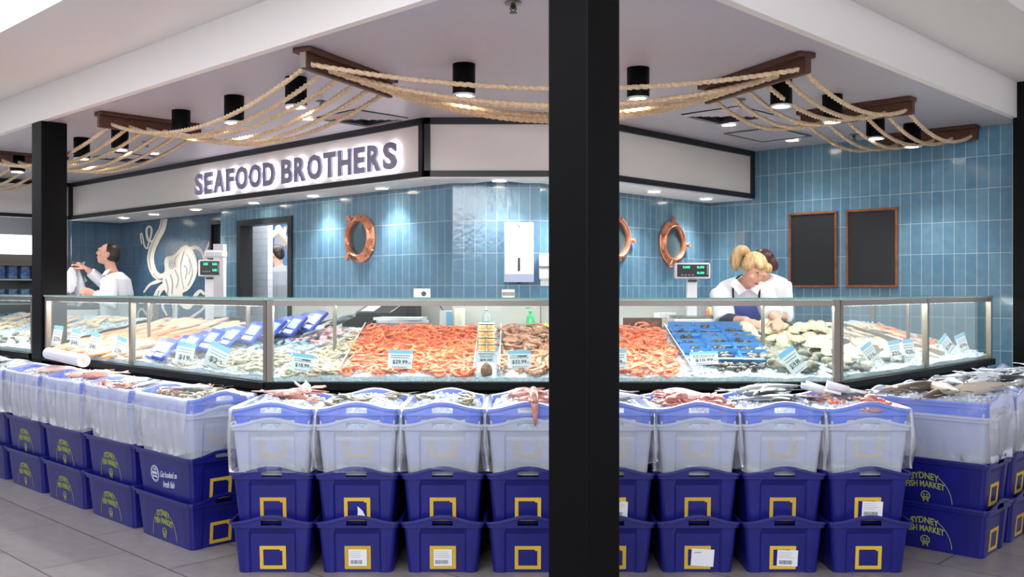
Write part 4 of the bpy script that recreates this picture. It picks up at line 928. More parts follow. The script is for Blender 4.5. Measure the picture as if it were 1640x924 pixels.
# end panes
for cs, x, nm in ((CR_, CR_.L-.006, 'end_glass'), (CL, .002, 'end_glass')):
    MB().box(x-.004, x+.004, .03, .9, ZG0, ZG1-.03, cs.M).build(nm, M_glass, cs.root); MB().box(x-.016, x+.016, .88, .92, .87, ZG1-.012, cs.M).build('post', M_steel2, cs.root); MB().box(x-.012, x+.012, .03, .9, ZG1-.034, ZG1-.012, cs.M).build('side_rail', M_steel2, cs.root)
def scatter(cs, sp, u0, u1, d0, d1, n, label, group, seed, layers=1, tilt=.35, zoff=0, yaw=None, sc=(.85, 1.15), shape=None):
    fn, cat, lift = SPEC[sp]; rnd = random.Random(seed); k = 0; tries = 0
    while k < n and tries < n*6:
        tries += 1; u = rnd.uniform(u0, u1); d = rnd.uniform(d0, d1)
        if not cs.ok(u, d, .05) or (shape and not shape(u, d)): continue
        lay = rnd.randint(0, layers-1); p = cs.w(u, d, cs.z(u, d)+lift*(.7+1.1*lay)+zoff)
        yw = rnd.uniform(0, 2*PI) if yaw is None else cs.yaw()+yaw+rnd.uniform(-.25, .25)
        slope = Matrix.Rotation(cs.yaw(), 3, 'Z') @ Matrix.Rotation(.235, 3, 'X') @ Matrix.Rotation(-cs.yaw(), 3, 'Z')
        R3 = slope @ Matrix.Rotation(yw, 3, 'Z') @ Matrix.Rotation(rnd.uniform(-tilt, tilt), 3, 'X') @ Matrix.Rotation(rnd.uniform(-tilt, tilt)*.7, 3, 'Y')
        if sp in ('silver', 'dark', 'red', 'pink', 'sardine'): R3 = R3 @ Matrix.Rotation(PI/2, 3, 'X')
        put(sp, fn, p, R3.to_euler(), label, cat, group, rnd.uniform(*sc)); k += 1
def heap(cs, base, m, name, u0, u1, d0, d1, n, label, seed, tilt=.4, sc=1.0, layers=2):
    """the uncountable lower layers of a heap, one object"""
    rnd = random.Random(seed); me = base.data; vs0 = [v.co.copy() for v in me.vertices]; fs0 = [tuple(p.vertices) for p in me.polygons]; mb = MB()
    for _ in range(n):
        u = rnd.uniform(u0, u1); d = rnd.uniform(d0, d1)
        if not cs.ok(u, d, .05): continue
        M = Matrix.Translation(cs.X*u+cs.D*d+Zv*(cs.z(u, d)+.004+.010*rnd.random()*layers)) @ Matrix.Rotation(cs.yaw(), 4, 'Z') @ Matrix.Rotation(.235, 4, 'X') @ Matrix.Rotation(rnd.uniform(0, 6.28), 4, 'Z') @ Matrix.Rotation(rnd.uniform(-tilt, tilt), 4, 'X') @ Matrix.Rotation(rnd.uniform(-tilt, tilt), 4, 'Y')
        mb.add([M @ (v*sc) for v in vs0], fs0)
    o = mb.build(name, m, None, True); o.location = cs.A; tag(o, label, 'prawns', None, 'stuff'); return o
# centre case
def pr(k): return proto(k, SPEC[k][0])[0]
heap(CC, pr('cprawn'), mat('cooked_prawn_heap', (232, 92, 54), .35, rgb2=(250, 160, 120), scale=26, coat=.3), 'cooked_prawns', .42, 1.12, .03, .93, 420, 'lower layers of the heap of orange cooked prawns left of the jars', 1)
heap(CC, pr('cprawn'), MATS['cooked_prawn_heap'], 'cooked_prawns', 1.86, 2.31, .03, .93, 230, 'lower layers of the orange cooked prawns right of the central column', 2)
heap(CC, pr('rprawn'), mat('raw_prawn_heap', (216, 206, 188), .35, rgb2=(176, 162, 138), scale=30, coat=.3), 'raw_prawns', .02, .40, .03, .93, 90, 'lower layers of the pale raw prawns at the left end of the central case', 3)
heap(CC, pr('bug'), mat('pale_prawn_heap', (214, 170, 144), .4, rgb2=(160, 110, 88), scale=30, coat=.2), 'pale_prawns', 1.31, 1.82, .03, .93, 70, 'lower layers of the pinkish brown prawns left of the central column', 4)
scatter(CC, 'cprawn', .42, 1.13, .03, .93, 215, 'orange cooked prawn in the heap left of the striped jars', 'cooked prawns in the heap left of the striped jars', 11, 3, .45, .008)
scatter(CC, 'cprawn', 1.86, 2.32, .03, .93, 85, 'orange cooked prawn in the heap right of the central column', 'cooked prawns in the heap right of the central column', 12, 2, .45, .006)
scatter(CC, 'rprawn', .03, .40, .03, .93, 90, 'pale raw prawn at the left end of the central case', 'raw prawns at the left end of the central case', 13, 2, .3)
scatter(CC, 'bug', 1.31, 1.82, .03, .93, 95, 'pinkish brown prawn in the heap left of the central column', 'pinkish brown prawns left of the central column', 14, 2, .3, .004)
rnd = random.Random(5)
# mussel packs on blue trays
n_ = 0
for j in range(6):
    for i in range(3):
        u = 2.42+.155*i-.035*j*0; d = .26+.115*j; 
        if not CC.ok(u+.08, d, .0): continue
        r_ = empty('mussel_pack', CC.w(u+.03, d, CC.z(u, d)+.012+.004*i), 'blue tray of dark mussels under film, in the central case right of the column', 'mussel pack', 'blue trays of mussels', rnd.uniform(-.15, .15)); r_.rotation_euler.x = .42
        tr = MB(); tr.prism([(-.075, -.055), (.075, -.055), (.075, .055), (-.075, .055)], 0, .004)
        for a in range(4): 
            Mq = Matrix.Rotation(a*PI/2, 4, 'Z'); hx, hy = ((.075, .055) if a % 2 == 0 else (.055, .075)); tr.add([Mq @ Vector(v) for v in ((-hx, -hy, 0), (hx, -hy, 0), (hx+.012, -hy-.012, .034), (-hx-.012, -hy-.012, .034), (-hx, -hy+.004, .002), (hx, -hy+.004, .002))], [(0, 1, 2, 3), (5, 4, 3, 2)])
        tr.build('tray', M_tray, r_)
        mp = MB()
        for q in range(15):
            b = pr('mussel').data; Mq = Matrix.Translation((rnd.uniform(-.055, .0), rnd.uniform(-.022, .03), rnd.uniform(.010, .018))) @ Matrix.Rotation(rnd.uniform(-1.2, 1.2), 4, 'Z') @ Matrix.Rotation(rnd.uniform(-.5, .5), 4, 'X'); mp.add([Mq @ v.co for v in b.vertices], [tuple(p.vertices) for p in b.polygons])
        tag(mp.build('mussels', M_mus, r_, True), kind='stuff')
        MB().box(-.083, .083, -.064, .064, .034, .036).build('film', M_film, r_) if 0 else MB().box(-.086, .086, -.066, -.046, .0335, .0355).build('tray_lip', M_tray, r_)
        n_ += 1
scatter(CC, 'mussel', 2.50, 2.78, .10, .24, 40, 'loose dark mussel below the blue trays', 'loose mussels below the blue trays', 15, 2, .4)
scatter(CC, 'oyster', 2.62, 3.1, .10, .75, 58, 'rough grey oyster heaped at the right end of the central case', 'grey oysters in the central case', 16, 2, .4, .004, sc=(.9, 1.4), shape=lambda u, d: u > 2.84-.35*0+.0 and u > 2.86-.2*d)
scatter(CC, 'csquid', 2.86, 3.05, .45, .85, 7, 'cream squid tube beside the grey oysters', 'cream squid beside the oysters', 17, 2, .2)
# left wing case: salmon, white fillets, blue packs, silver fish, clams, pale prawns
scatter(CL, 'salmon', .08, 1.46, .03, .62, 130, 'orange salmon fillet laid in the left wing case', 'salmon fillets in the left wing case', 21, 2, .12, .008, PI/2)
scatter(CL, 'cod', .08, 1.46, .55, .9, 34, 'pale fish fillet behind the salmon in the left wing case', 'pale fillets in the left wing case', 22, 2, .12, .008, PI/2)
scatter(CL, 'salmon', 1.5, 2.25, .55, .92, 24, 'orange fillet behind the blue packets in the left wing case', 'orange fillets behind the blue packets', 23, 2, .12, .012, PI/2)
rnd = random.Random(8); first = None
for j in range(8):
    for i in range(5):
        u = 1.54+.085*j+.118*i; d = .16+.10*j-.035*i
        if d > .9 or d < .05 or not CL.ok(u, d, .06): continue
        if first is None:
            first = o = bevel(MB().box(-.058, .058, -.09, .09, 0, .022).build('seafood_packet', M_btray), .008); q = MB().box(-.040, .040, -.03, .05, .0222, .0235).build('clear_window', mat('packet_window', (150, 180, 226), .15, rgb2=(210, 222, 240), scale=40), o)
            MB().box(-.04, .04, -.075, -.045, .0222, .0235).build('white_label', M_paper, o)
        else: o = dup(first, (0, 0, 0), 0)
        o.location = CL.w(u, d, CL.z(u, d)+.02+.018*i); o.rotation_euler = (Matrix.Rotation(CL.yaw()+rnd.uniform(-.2, .2), 3, 'Z') @ Matrix.Rotation(.75, 3, 'X') @ Matrix.Rotation(.15, 3, 'Y')).to_euler(); tag(o, 'deep blue seafood packet leaning in the diagonal row of the left wing case', 'packet', 'blue packets in the left wing case')
scatter(CL, 'silver', 2.0, 2.75, .5, .9, 9, 'silver fish at the back of the left wing case beside the blue packets', 'silver fish in the left wing case', 24, 2, .15, .01, PI/2*.8, (.45, .6), shape=lambda u, d: u > 1.75+.6*d)
scatter(CL, 'pscallop', 2.55, 3.0, .58, .86, 44, 'pink scallop shell in the left wing case', 'pink scallops in the left wing case', 25, 2, .5, .004)
scatter(CL, 'bclam', 2.15, 3.0, .30, .62, 90, 'pale blue clam in the left wing case', 'pale blue clams in the left wing case', 26, 2, .5, .004, shape=lambda u, d: u > 1.8+.75*d)
scatter(CL, 'rprawn', 1.75, 3.15, .04, .34, 110, 'pale raw prawn along the front of the left wing case', 'raw prawns along the front of the left wing case', 27, 2, .4, .002)
scatter(CL, 'oyster', 1.7, 2.6, .12, .42, 30, 'small grey shell between the prawns of the left wing case', 'grey shells in the left wing case', 28, 1, .4, sc=(.5, .7))
# right wing case
scatter(CR_, 'oyster', .06, .45, .04, .42, 26, 'grey oyster at the left end of the right wing case', 'grey oysters in the right wing case', 31, 2, .4, sc=(.9, 1.3))
scatter(CR_, 'csquid', .25, 1.15, .08, .80, 46, 'cream squid tube heaped in the right wing case', 'cream squid tubes in the right wing case', 32, 3, .15, .006, .4)
scatter(CR_, 'cod', 1.15, 2.2, .15, .85, 60, 'pale fish fillet in the right wing case', 'pale fillets in the right wing case', 33, 2, .2, .006, None, (.5, .9))
scatter(CR_, 'salmon', 1.95, 2.45, .25, .8, 20, 'orange fillet piece at the right end of the right wing case', 'orange fillets in the right wing case', 34, 2, .2, .008, None, (.4, .7))
# far left case
scatter(CF, 'cod', .2, 2.9, .3, .9, 40, 'white fillet in the far left case', 'white fillets in the far left case', 41, 2, .15, .006)
scatter(CF, 'oyster', .3, 2.9, .05, .3, 40, 'grey shell at the front of the far left case', 'grey shells in the far left case', 42, 1, .3, sc=(.6, .9))
# tray edges in the right case
def divider(cs, u, d0, d1, label, m=M_acr, du=0):
    mb = MB(); mb.add([cs.w(u, d0, .865)-cs.A, cs.w(u+du, d1, .865)-cs.A, cs.w(u+du, d1, cs.z(u, d1)+.045)-cs.A, cs.w(u, d0, cs.z(u, d0)+.035)-cs.A], [(0, 1, 2, 3)]); o = mb.build('divider', m); o.location = cs.A
    s_ = o.modifiers.new('s', 'SOLIDIFY'); s_.thickness = .005
    MB().tube([cs.w(u, d0, cs.z(u, d0)+.036)-cs.A, cs.w(u+du, d1, cs.z(u, d1)+.046)-cs.A], .0035, 6).build('bright_edge', M_wplast if m is M_acr else m, o)
    return tag(o, label, 'divider', 'acrylic dividers on the ice')
divider(CC, .395, .03, .93, 'clear divider left of the orange prawns', du=.01); divider(CC, 1.145, .03, .9, 'clear divider right of the big orange prawn heap'); divider(CC, 1.29, .03, .9, 'clear divider right of the striped jars'); divider(CC, 2.37, .03, .93, 'clear divider between orange prawns and blue trays', du=-.02)
divider(CR_, 1.05, .06, .9, 'steel tray edge in the right wing case, the left one', M_steel); divider(CR_, 1.75, .06, .9, 'steel tray edge in the right wing case, the right one', M_steel)
# ---------------------------------------------------------------- price tags
def price(cs, u, d, text, label, w=.12, h=.095, yaw=0, roll=0, z=None, lines=2, struck=False):
    zz = cs.z(u, d)+.07 if z is None else z
    r_ = empty('price_tag', cs.w(u, d, zz), label, 'price tag', 'price cards in the display cases')
    M = Matrix.Rotation(cs.yaw()+yaw, 4, 'Z') @ Matrix.Rotation(-.12, 4, 'X') @ frame((0, 0, 0), Xv, Zv) @ Matrix.Rotation(roll, 4, 'Z')
    MB().box(-w/2, w/2, -h/2, h/2, -.001, .001, M).build('card', M_paper, r_); MB().box(-w/2, w/2, h*.30, h/2, .001, .0016, M).build('header_strip', M_hdr, r_)
    mb = text_mb(MB(), text, M @ Matrix.Translation((-.0, -h*.28, .0012)), w=w*.62, h=h*.24, bold=.02); text_mb(mb, 'KG', M @ Matrix.Translation((w*.40, -h*.26, .0012)), w=w*.12, h=h*.12)
    mb.build('price_text', M_ink, r_)
    mb = MB(); rnd = random.Random(u)
    for k in range(lines):
        x = -w*.38
        while x < w*.36: l_ = rnd.uniform(.004, .014); mb.box(x, min(x+l_, w*.4), h*(.17-.11*k), h*(.17-.11*k)+.004, .001, .0015, M); x += l_+.003
    x = -w*.3
    while x < w*.3: l_ = rnd.uniform(.004, .012); mb.box(x, x+l_, -h*.44, -h*.44+.0035, .001, .0015, M); x += l_+.003
    if struck: mb.box(-w*.05, w*.32, h*.13, h*.2, .0016, .002, M)
    mb.build('small_text', M_ink, r_); MB().tube([(0, .004, -h/2-.06), (0, .004, 0)], .002, 6).build('pin', M_steel, r_)
price(CC, .19, .035, '$18.99', 'tilted price card reading $18.99 on the pale prawns', .125, .10, 0, -.14, .965, struck=True)
price(CC, .735, .035, '$29.99', 'price card reading $29.99 on the orange prawns', .135, .105, 0, -.03, .985)
price(CC, 1.40, .035, '$32.99', 'price card reading $32.99 on the pinkish brown prawns', .13, .10, 0, .02, .985, struck=True)
price(CC, 1.935, .035, '$29.99', 'price card half hidden by the right edge of the central column', .13, .115, 0, .03, .985)
price(CC, 2.45, .12, '$10.99', 'price card reading $10.99 on the mussel trays', .16, .075, 0, .05, .985)
price(CC, 2.93, .04, '$19.99', 'price card turned on its corner on the oysters', .10, .15, 0, .62, .975)
for i, (u, t, lb) in enumerate([(.10, '$39', 'first'), (.44, '$44', 'second'), (.78, '$46', 'third'), (1.20, '$39', 'fourth')]):
    price(CL, u, .05, t, 'price card on the salmon, %s to the right of the left column' % lb, .085, .16, .5, -.1-.08*i, 1.01-.015*i)
price(CL, 2.15, .05, '$19', 'price card on the prawns just right of the left wing post', .13, .15, .5, -.15, .965); price(CL, 2.55, .05, '$24', 'price card on the left wing prawns, nearer the corner', .16, .16, .4, -.35, .965)
for u, t, ro, lb in [(.62, '$16', .5, 'tilted price card on the cream squid'), (1.0, '$25', .12, 'upright price card just left of the right wing post'), (1.22, '$28', .05, 'upright price card touching the right wing post'), (1.9, '$34', .7, 'leaning price card on the ice of the right wing case'), (2.2, '$36', .3, 'last price card at the right end of the right wing case')]:
    price(CR_, u, .10, t, lb, .10, .13, -.4, ro, .985)
# ---------------------------------------------------------------- striped jars and their stand
st = empty('jar_stand', CC.w(1.217, .07, .862), 'clear acrylic stand with a white price sign under the striped jars', 'stand')
for sx in (-1, 1): MB().box(sx*.055-.002, sx*.055+.002, -.04, .045, 0, .13).build('side_panel', M_acr, st); MB().box(sx*.055-.003, sx*.055+.003, -.043, -.037, 0, .135).build('bright_edge', M_wplast, st)
q = MB().box(-.058, .058, -.04, .045, .13, .134).build('shelf', M_acr, st); q = MB().box(-.062, .062, -.046, -.043, .105, .165).build('sign', M_paper, st)
mb = text_mb(MB(), 'SEAFOOD', frame((0, -.0465, .148), Xv, Zv), w=.09, h=.011); text_mb(mb, 'SAUCE', frame((0, -.0465, .133), Xv, Zv), w=.07, h=.010); text_mb(mb, '$4.00', frame((0, -.0465, .112), Xv, Zv), w=.07, h=.014, bold=.02); mb.build('sign_text', M_ink, q)
b_ = MB(); 
M_jar = mat('orange_sauce', (236, 176, 116), .25); jar0 = None
for lv in range(5):
    for cx in (-.024, .024):
        loc = CC.w(1.217+cx, .075, .9975+.038*lv); lb = 'striped sauce jar, %s level up, %s side of the jar stack' % (ORD[lv], 'left' if cx < 0 else 'right')
        if jar0 is None:
            jar0 = MB().lathe([(.019, 0), (.022, .004), (.022, .024), (.020, .027)], 16).build('sauce_jar', M_jar, None, True, loc); tag(jar0, lb, 'jar', 'stack of small sauce jars'); MB().lathe([(.0225, .027), (.0225, .036), (.02, .0375)], 16).build('lid', mat('jar_lid', (222, 196, 150), .4), jar0, True); MB().lathe([(.0228, .026), (.0228, .030)], 16, cap=False).build('dark_band', M_bplast, jar0)
        else: dup(jar0, loc, 0, lb)
        
mb = MB()
for k in range(7): M = Matrix.Translation(CC.w(1.217+random.uniform(-.03, .03), .05+.006*k, .875+.008*k)) @ Matrix.Rotation(random.uniform(-.5, .5), 4, 'Y'); 
o = MB().ell(CC.w(1.217, .05, .92), (.034, .028, .045), 14, 10).build('brown_cup', mat('brown_cup', (150, 110, 84), .3, rgb2=(110, 78, 60), scale=40), None, True); tag(o, 'brown wrapped cup inside the clear stand under the striped jars', 'cup')
# ---------------------------------------------------------------- back bench and splashback
bt = 1.035
bench = MB(); bench.prism([RL(4.72, 7.95), RL(5.295, 7.95), (-.49, 7.795), (.22, 7.795), RL(8.2, TR-.013), RL(8.2, 4.66), (.43, 7.22), (-.70, 7.22)], bt-.04, bt)
M_bst = mat('light_steel', (206, 204, 200), .4, metal=.25)
o = bevel(bench.build('back_bench', M_bst), .004); tag(o, 'stainless steel back bench running along the tiled walls behind the counter', 'bench')
leg = MB(); leg.prism([RL(4.80, 7.90), RL(5.28, 7.90), (-.49, 7.78), (.22, 7.78), RL(8.1, TR-.02), RL(8.1, 4.75), (.40, 7.30), (-.66, 7.30)], .0, bt-.04); leg.build('cabinet', mat('pale_cabinet', (200, 200, 204), .5), o)
def splash(a, b, z1, name='splashback'): 
    a = Vector((*a, 0)); b = Vector((*b, 0)); M = frame(a, b-a, Zv); return MB().box(0, (b-a).length, bt, z1, .002, .014, M).build(name, M_bst, o)
splash(RL(TL, 8.06), (-.48, 7.81), 1.275); splash((-.48, 7.81), c1, 1.275); splash(c1, RL(8.3, TR), 1.275)
def bx(name, loc, size, m, rz, label, cat, group=None, bv=.004):
    o = MB().box(-size[0]/2, size[0]/2, -size[1]/2, size[1]/2, 0, size[2]).build(name, m, None, False, loc, (0, 0, rz)); bevel(o, bv); return tag(o, label, cat, group)
WA = TH-PI/2
p = RL(5.0, 6.25); o = bx('cash_register', (*p, bt+.001), (.62, .40, .115), M_bplast, WA+PI*0, 'black cash drawer and till behind the orange prawns', 'cash register')
MB().prism([(-.20, .10), (.20, .10), (.26, .24), (-.2, .24)], .0, .0001).build('plate', M_bplast, o)
mb = MB(); F_ = Matrix.Translation((.05, 0, .115)); mb.rings([[F_ @ Vector((x, -.17, 0)), F_ @ Vector((x, .17, 0)), F_ @ Vector((x, .17, .13)), F_ @ Vector((x, .02, .13)), F_ @ Vector((x, -.17, .035))] for x in (-.22, .22)]); bevel(mb.build('till_body', M_bplast, o), .006)
MB().add([F_ @ Vector(v) for v in ((-.17, -.15, .046), (.0, -.15, .046), (.0, -.03, .107), (-.17, -.03, .107))], [(0, 1, 2, 3)]).build('keypad', M_wplast, o); MB().box(.24, .28, .02, .1, .09, .22).build('display', M_screen, o)
for k, (dx, dy, rz_) in enumerate([(0, 0, .05), (.01, .01, -.08), (-.01, .0, .12), (.015, -.01, 0), (0, .008, .2), (-.012, .004, -.15)]):
    o = bx('paper_stack', (-.84+dx, 7.36+dy, bt+.001+.021*k), (.46-.02*k, .24, .0205), M_paper if k > 3 else mat('grey_paper', (150, 148, 156), .7), rz_, 'sheaf of papers on the back bench behind the orange prawns, %s from the bottom' % ORD[k], 'papers', 'sheaves of paper on the back bench', .001)
o = bx('handset', (-.56, 7.27, bt+.001), (.14, .06, .035), M_bplast, .3, 'small black handset at the right end of the papers', 'handset', bv=.012)
MB().box(-.05, .05, -.02, .02, .0351, .037).build('keys', M_steel2, o)
o = bx('leaflet_holder', (-.52, 7.60, bt+.001), (.10, .03, .17), M_paper, .1, 'white and blue leaflet box standing behind the orange prawns', 'leaflet box', bv=.003); MB().box(-.0, .049, -.0165, -.0155, .03, .16).build('blue_panel', M_hdr, o)
o = MB().lathe([(.018, 0), (.042, 0), (.042, .19), (.018, .19)], 24).build('paper_roll', mat('cream_paper_roll', (238, 238, 214), .8), None, True, (-.41, 7.55, bt+.001)); tag(o, 'cream paper towel roll standing behind the orange prawns', 'paper roll'); MB().lathe([(.018, .001), (.018, .1905)], 16, cap=False).build('core', MATS['cardboard'], o)
def bottle(loc, m, label, capm, h=1.0, r=.032):
    o = MB().lathe([(.0, 0), (r*.95, 0), (r, .008*h), (r, .11*h), (r*.8, .13*h), (.010, .145*h), (.010, .155*h), (0, .156*h)], 18).build('pump_bottle', m, None, True, loc); tag(o, label, 'bottle', 'pump bottles on the back bench'); q = MB(); q.lathe([(.013, .152*h), (.013, .168*h), (.004, .17*h), (.004, .19*h)], 12); q.tube([(0, 0, .19*h), (-.03, -.006, .192*h), (-.036, -.006, .184*h)], .005, 6); q.build('pump', capm, o, True); return o
M_gb = mat('green_bottle', (70, 208, 130), .15, coat=.5); M_cb = mat('clear_bottle', (206, 216, 220), .1, coat=.5)
o = bottle((-.20, 7.5, bt+.001), M_cb, 'clear pump bottle behind the striped jars', M_wplast, 1.1, .035); MB().lathe([(.0355, .03), (.0355, .09)], 18, cap=False).build('label_band', M_hdr, o)
o = bottle((.145, 7.58, bt+.001), M_gb, 'green pump bottle left of the central column', M_gb, 1.0, .033); MB().lathe([(.0336, .025), (.0336, .06)], 18, cap=False).build('blue_label', M_apron, o, True)
M_yc = mat('yellow_cloth', (232, 240, 60), .9, bump=.4); 
for i, (x_, y_, lb) in enumerate([(.0, 7.5, 'crumpled yellow cloth on the bench left of the green bottle'), (.25, 7.5, 'crumpled yellow cloth on the bench right of the green bottle')]):
    mb = MB(); rs = []
    for j in range(8):
        a = -PI/2+PI*(j+.05)/7.1; rs.append([Vector((.055*math.cos(a)*math.cos(u)*(1+.5*noise.noise(Vector((math.cos(u)*2+i, math.sin(u)*2, a)))), .04*math.cos(a)*math.sin(u), max(0, .032+.036*math.sin(a)*(1+.4*noise.noise(Vector((u, a*2, i))))))) for u in [2*PI*k/16 for k in range(16)]])
    o = mb.rings(rs).build('cleaning_cloth', M_yc, None, True, (x_, y_, bt+.002)); tag(o, lb, 'cloth', 'yellow cloths on the back bench')
o = bx('white_tub', (-.33, 7.5, bt+.001), (.10, .07, .06), M_wplast, .3, 'white crumpled packet between the paper roll and the clear bottle', 'packet', bv=.02); MB().box(-.052, .052, -.037, .037, .045, .052).build('lid', M_wplast, o)
# small boxes on the glass top
for x_, y_, s_, lb in [(-.53, 5.68, (.095, .05, .05), 'white box with a dark round lens on the glass top of the central case'), (-.022, 5.70, (.075, .05, .045), 'plain white card box on the glass top near the central column')]:
    o = bx('white_box', (x_, y_, ZG1+.001), s_, M_wplast, 0, lb, 'box', None, .003)
    if x_ < -.3: MB().lathe([(.015, 0), (.014, .006), (0, .007)], 14, Matrix.Translation((.012, -.026, .02)) @ Matrix.Rotation(PI/2, 4, 'X')).build('lens', M_bplast, o)
    else: MB().box(-.036, .036, -.0262, -.0252, .008, .03).build('printed_panel', M_steel2, o)
mb = MB(); mb.tube(cr([(-.60, 7.80, 1.26), (-.55, 7.74, 1.2), (-.52, 7.70, 1.14), (-.46, 7.66, 1.06), (-.42, 7.6, 1.045)], 5), .004, 6); mb.box(-.56, -.535, 7.71, 7.74, 1.17, 1.19); mb.box(-.545, -.52, 7.69, 7.72, 1.14, 1.16); o = mb.build('power_cable', M_bplast); tag(o, 'thin black cable hanging against the steel splashback', 'cable')
# brown board behind the right orange prawns
o = MB().rings([[Vector((x, 0, 0)), Vector((x, .012, 0)), Vector((x, .012, .085)), Vector((x, 0, .085))] for x in (-.13, .13)]).build('wooden_board', M_wood, None, False, (.87, 6.40, 1.105), (-.3, 0, 0)); bevel(o, .004); tag(o, 'small brown wooden board behind the orange prawns right of the column', 'board')
# staff items right: yellow roll, small white box, keyboard tray
p = on_l(1133, 4.9); o = MB().tube([Vector((*p, 1.13)), Vector((p[0]+.34, p[1]+.02, 1.13))], .08, 20).build('yellow_roll', mat('yellow_wrap', (240, 200, 90), .5)); tag(o, 'fat yellow roll lying on the back bench right of the right scale', 'roll'); MB().tube([Vector((p[0]-.012, p[1], 1.13)), Vector((p[0]-.001, p[1], 1.13))], .06, 20).build('pink_end', mat('pink_label', (240, 120, 150), .5), o)
p = on_l(1065, 4.9); o = bx('carton', (*p, bt+.001), (.16, .12, .13), M_wplast, .3, 'white carton on the bench left of the right scale pole', 'carton', bv=.004); MB().box(-.06, .06, -.0615, -.06, .03, .09).build('printed_panel', MATS['cardboard'], o)
p = on_l(1150, 4.78); o = bx('steel_tray', (*p, bt+.001), (.5, .2, .03), M_steel, TH, 'shallow steel tray on the bench behind the blonde person', 'tray'); MB().box(-.24, .24, -.09, .09, .0301, .032).build('rim', M_bplast, o)
# ---------------------------------------------------------------- scales
def scale_(loc, label, rz, w=.30, h=.135, zt=1.49):
    r_ = empty('weighing_scale', loc, label, 'scale', 'weighing scales with green digits', rz); z0 = loc[2]
    bevel(MB().box(-.17, .17, -.15, .15, 0, .07).build('base', M_wplast, r_), .01); MB().box(-.16, .16, -.14, .12, .075, .085).build('weighing_plate', M_steel, r_)
    bevel(MB().box(-.038, .038, .09, .13, .05, zt-z0-h*.4).build('pole', M_wplast, r_), .008)
    D = MB().box(-w/2, w/2, .06, .13, zt-z0-h/2, zt-z0+h/2).build('display_head', M_wplast, r_); bevel(D, .012)
    MB().box(-w/2+.014, w/2-.014, .057, .0605, zt-z0-h/2+.014, zt-z0+h/2-.012).build('screen_panel', M_screen, D)
    for dx, dz, s_ in ((-.055, .03, '0.000'), (.065, .03, '0.00'), (.065, -.018, '0.00')):
        text_mb(MB(), s_, frame((dx*w/.3, .0565, zt-z0+dz*h/.135-.008), Xv, Zv), w=.06*w/.3, h=.020*h/.135, bold=.03).build('digits', M_green, D)
    mb = MB()
    for k in range(4): mb.box(-.10*w/.3+.03*k*w/.3, -.082*w/.3+.03*k*w/.3, .0565, .057, zt-z0-.035, zt-z0-.025)
    mb.box(w/2-.028, w/2-.018, .0565, .057, zt-z0-.03, zt-z0+.04); mb.build('small_buttons', M_steel2, D); MB().box(-.03, .03, .07, .09, zt-z0-h/2-.022, zt-z0-h/2-.006).build('slot', M_bplast, r_)
    return r_
scale_(((1108-820)/1543*6.95, 6.85, 1.10), 'white weighing scale with green digits on a pole beside the right porthole', 0, .255, .115, 1.507)
p = on_r(342, 4.35); scale_((p[0], p[1]-.1, 1.02), 'white weighing scale with a green display left of the doorway', .35, .19, .15, 1.56)
for k_, nm in ((1108, 'right'), (342, 'left')):
    if nm == 'right': c_ = ((k_-820)/1543*6.95, 6.86)
    else: c_ = (p[0], p[1]-.1)
    o = MB().box(-.22, .22, -.18, .2, 0, 1.099 if nm == 'right' else 1.019).build('service_stand', M_steel2, None, False, (c_[0], c_[1], 0), (0, 0, 0)); tag(o, 'steel stand under the %s weighing scale' % nm, 'stand'); MB().box(-.2, .2, -.185, -.18, .1, .9).build('door', M_wplast, o)
# white machine behind left scale
p = on_r(352, 4.9); r_ = empty('label_printer_column', (*p, 1.0), 'white upright column with a lamp head beside the dark door, behind the left scale', 'column'); MB().box(-.05, .05, -.05, .05, .1, .82).build('post', M_wplast, r_); bevel(MB().box(-.14, .06, -.06, .06, .68, .76).build('lamp_head', M_wplast, r_), .02); MB().box(-.06, .3, -.2, .2, -.99, .1).build('base', M_bplast, r_)
# small shelf and dispenser by the left column
p = on_r(125, 4.2); r_ = empty('steel_shelf', (*p, 0), 'narrow steel shelf on legs in front of the person in the white coat', 'shelf')
MB().box(-.30, .28, -.1, .12, 1.325, 1.345).build('top', M_steel, r_)
for sx in (-.28, .26): MB().box(sx-.01, sx+.01, -.01, .01, 0, 1.325).build('leg', M_steel, r_)
r_ = empty('hand_scale', (p[0]+.0, p[1]-.02, 1.19), 'grey balance with a flat plate under the fish bag', 'scale'); MB().lathe([(.0, 0), (.14, .0), (.15, .02), (.1, .05), (0, .06)], 24).build('pan', M_steel, r_, True); MB().box(-.2, .2, -.12, .12, -.03, -.0).build('plate', M_bplast, r_)
o = MB().box(-.35, .22, -.2, .2, 0, 1.158).build('prep_block', M_wplast, None, False, (p[0]+.05, p[1]+.05, 0)); tag(o, 'pale prep counter below the fish bag', 'counter'); MB().box(-.33, .20, -.202, -.2, .1, .9).build('panel', M_steel2, o)
# green-white dispenser near the column
p = on_r(97, 4.2); r_ = empty('roll_holder', (*p, 1.0), 'small white cup on a thin black stem right of the left black column', 'holder'); MB().lathe([(.03, .46), (.035, .46), (.035, .60), (0, .6)], 16).build('cup', M_wplast, r_, True); MB().tube([(-.02, 0, -.99), (-.02, 0, .46)], .01, 8).build('stem', M_bplast, r_)
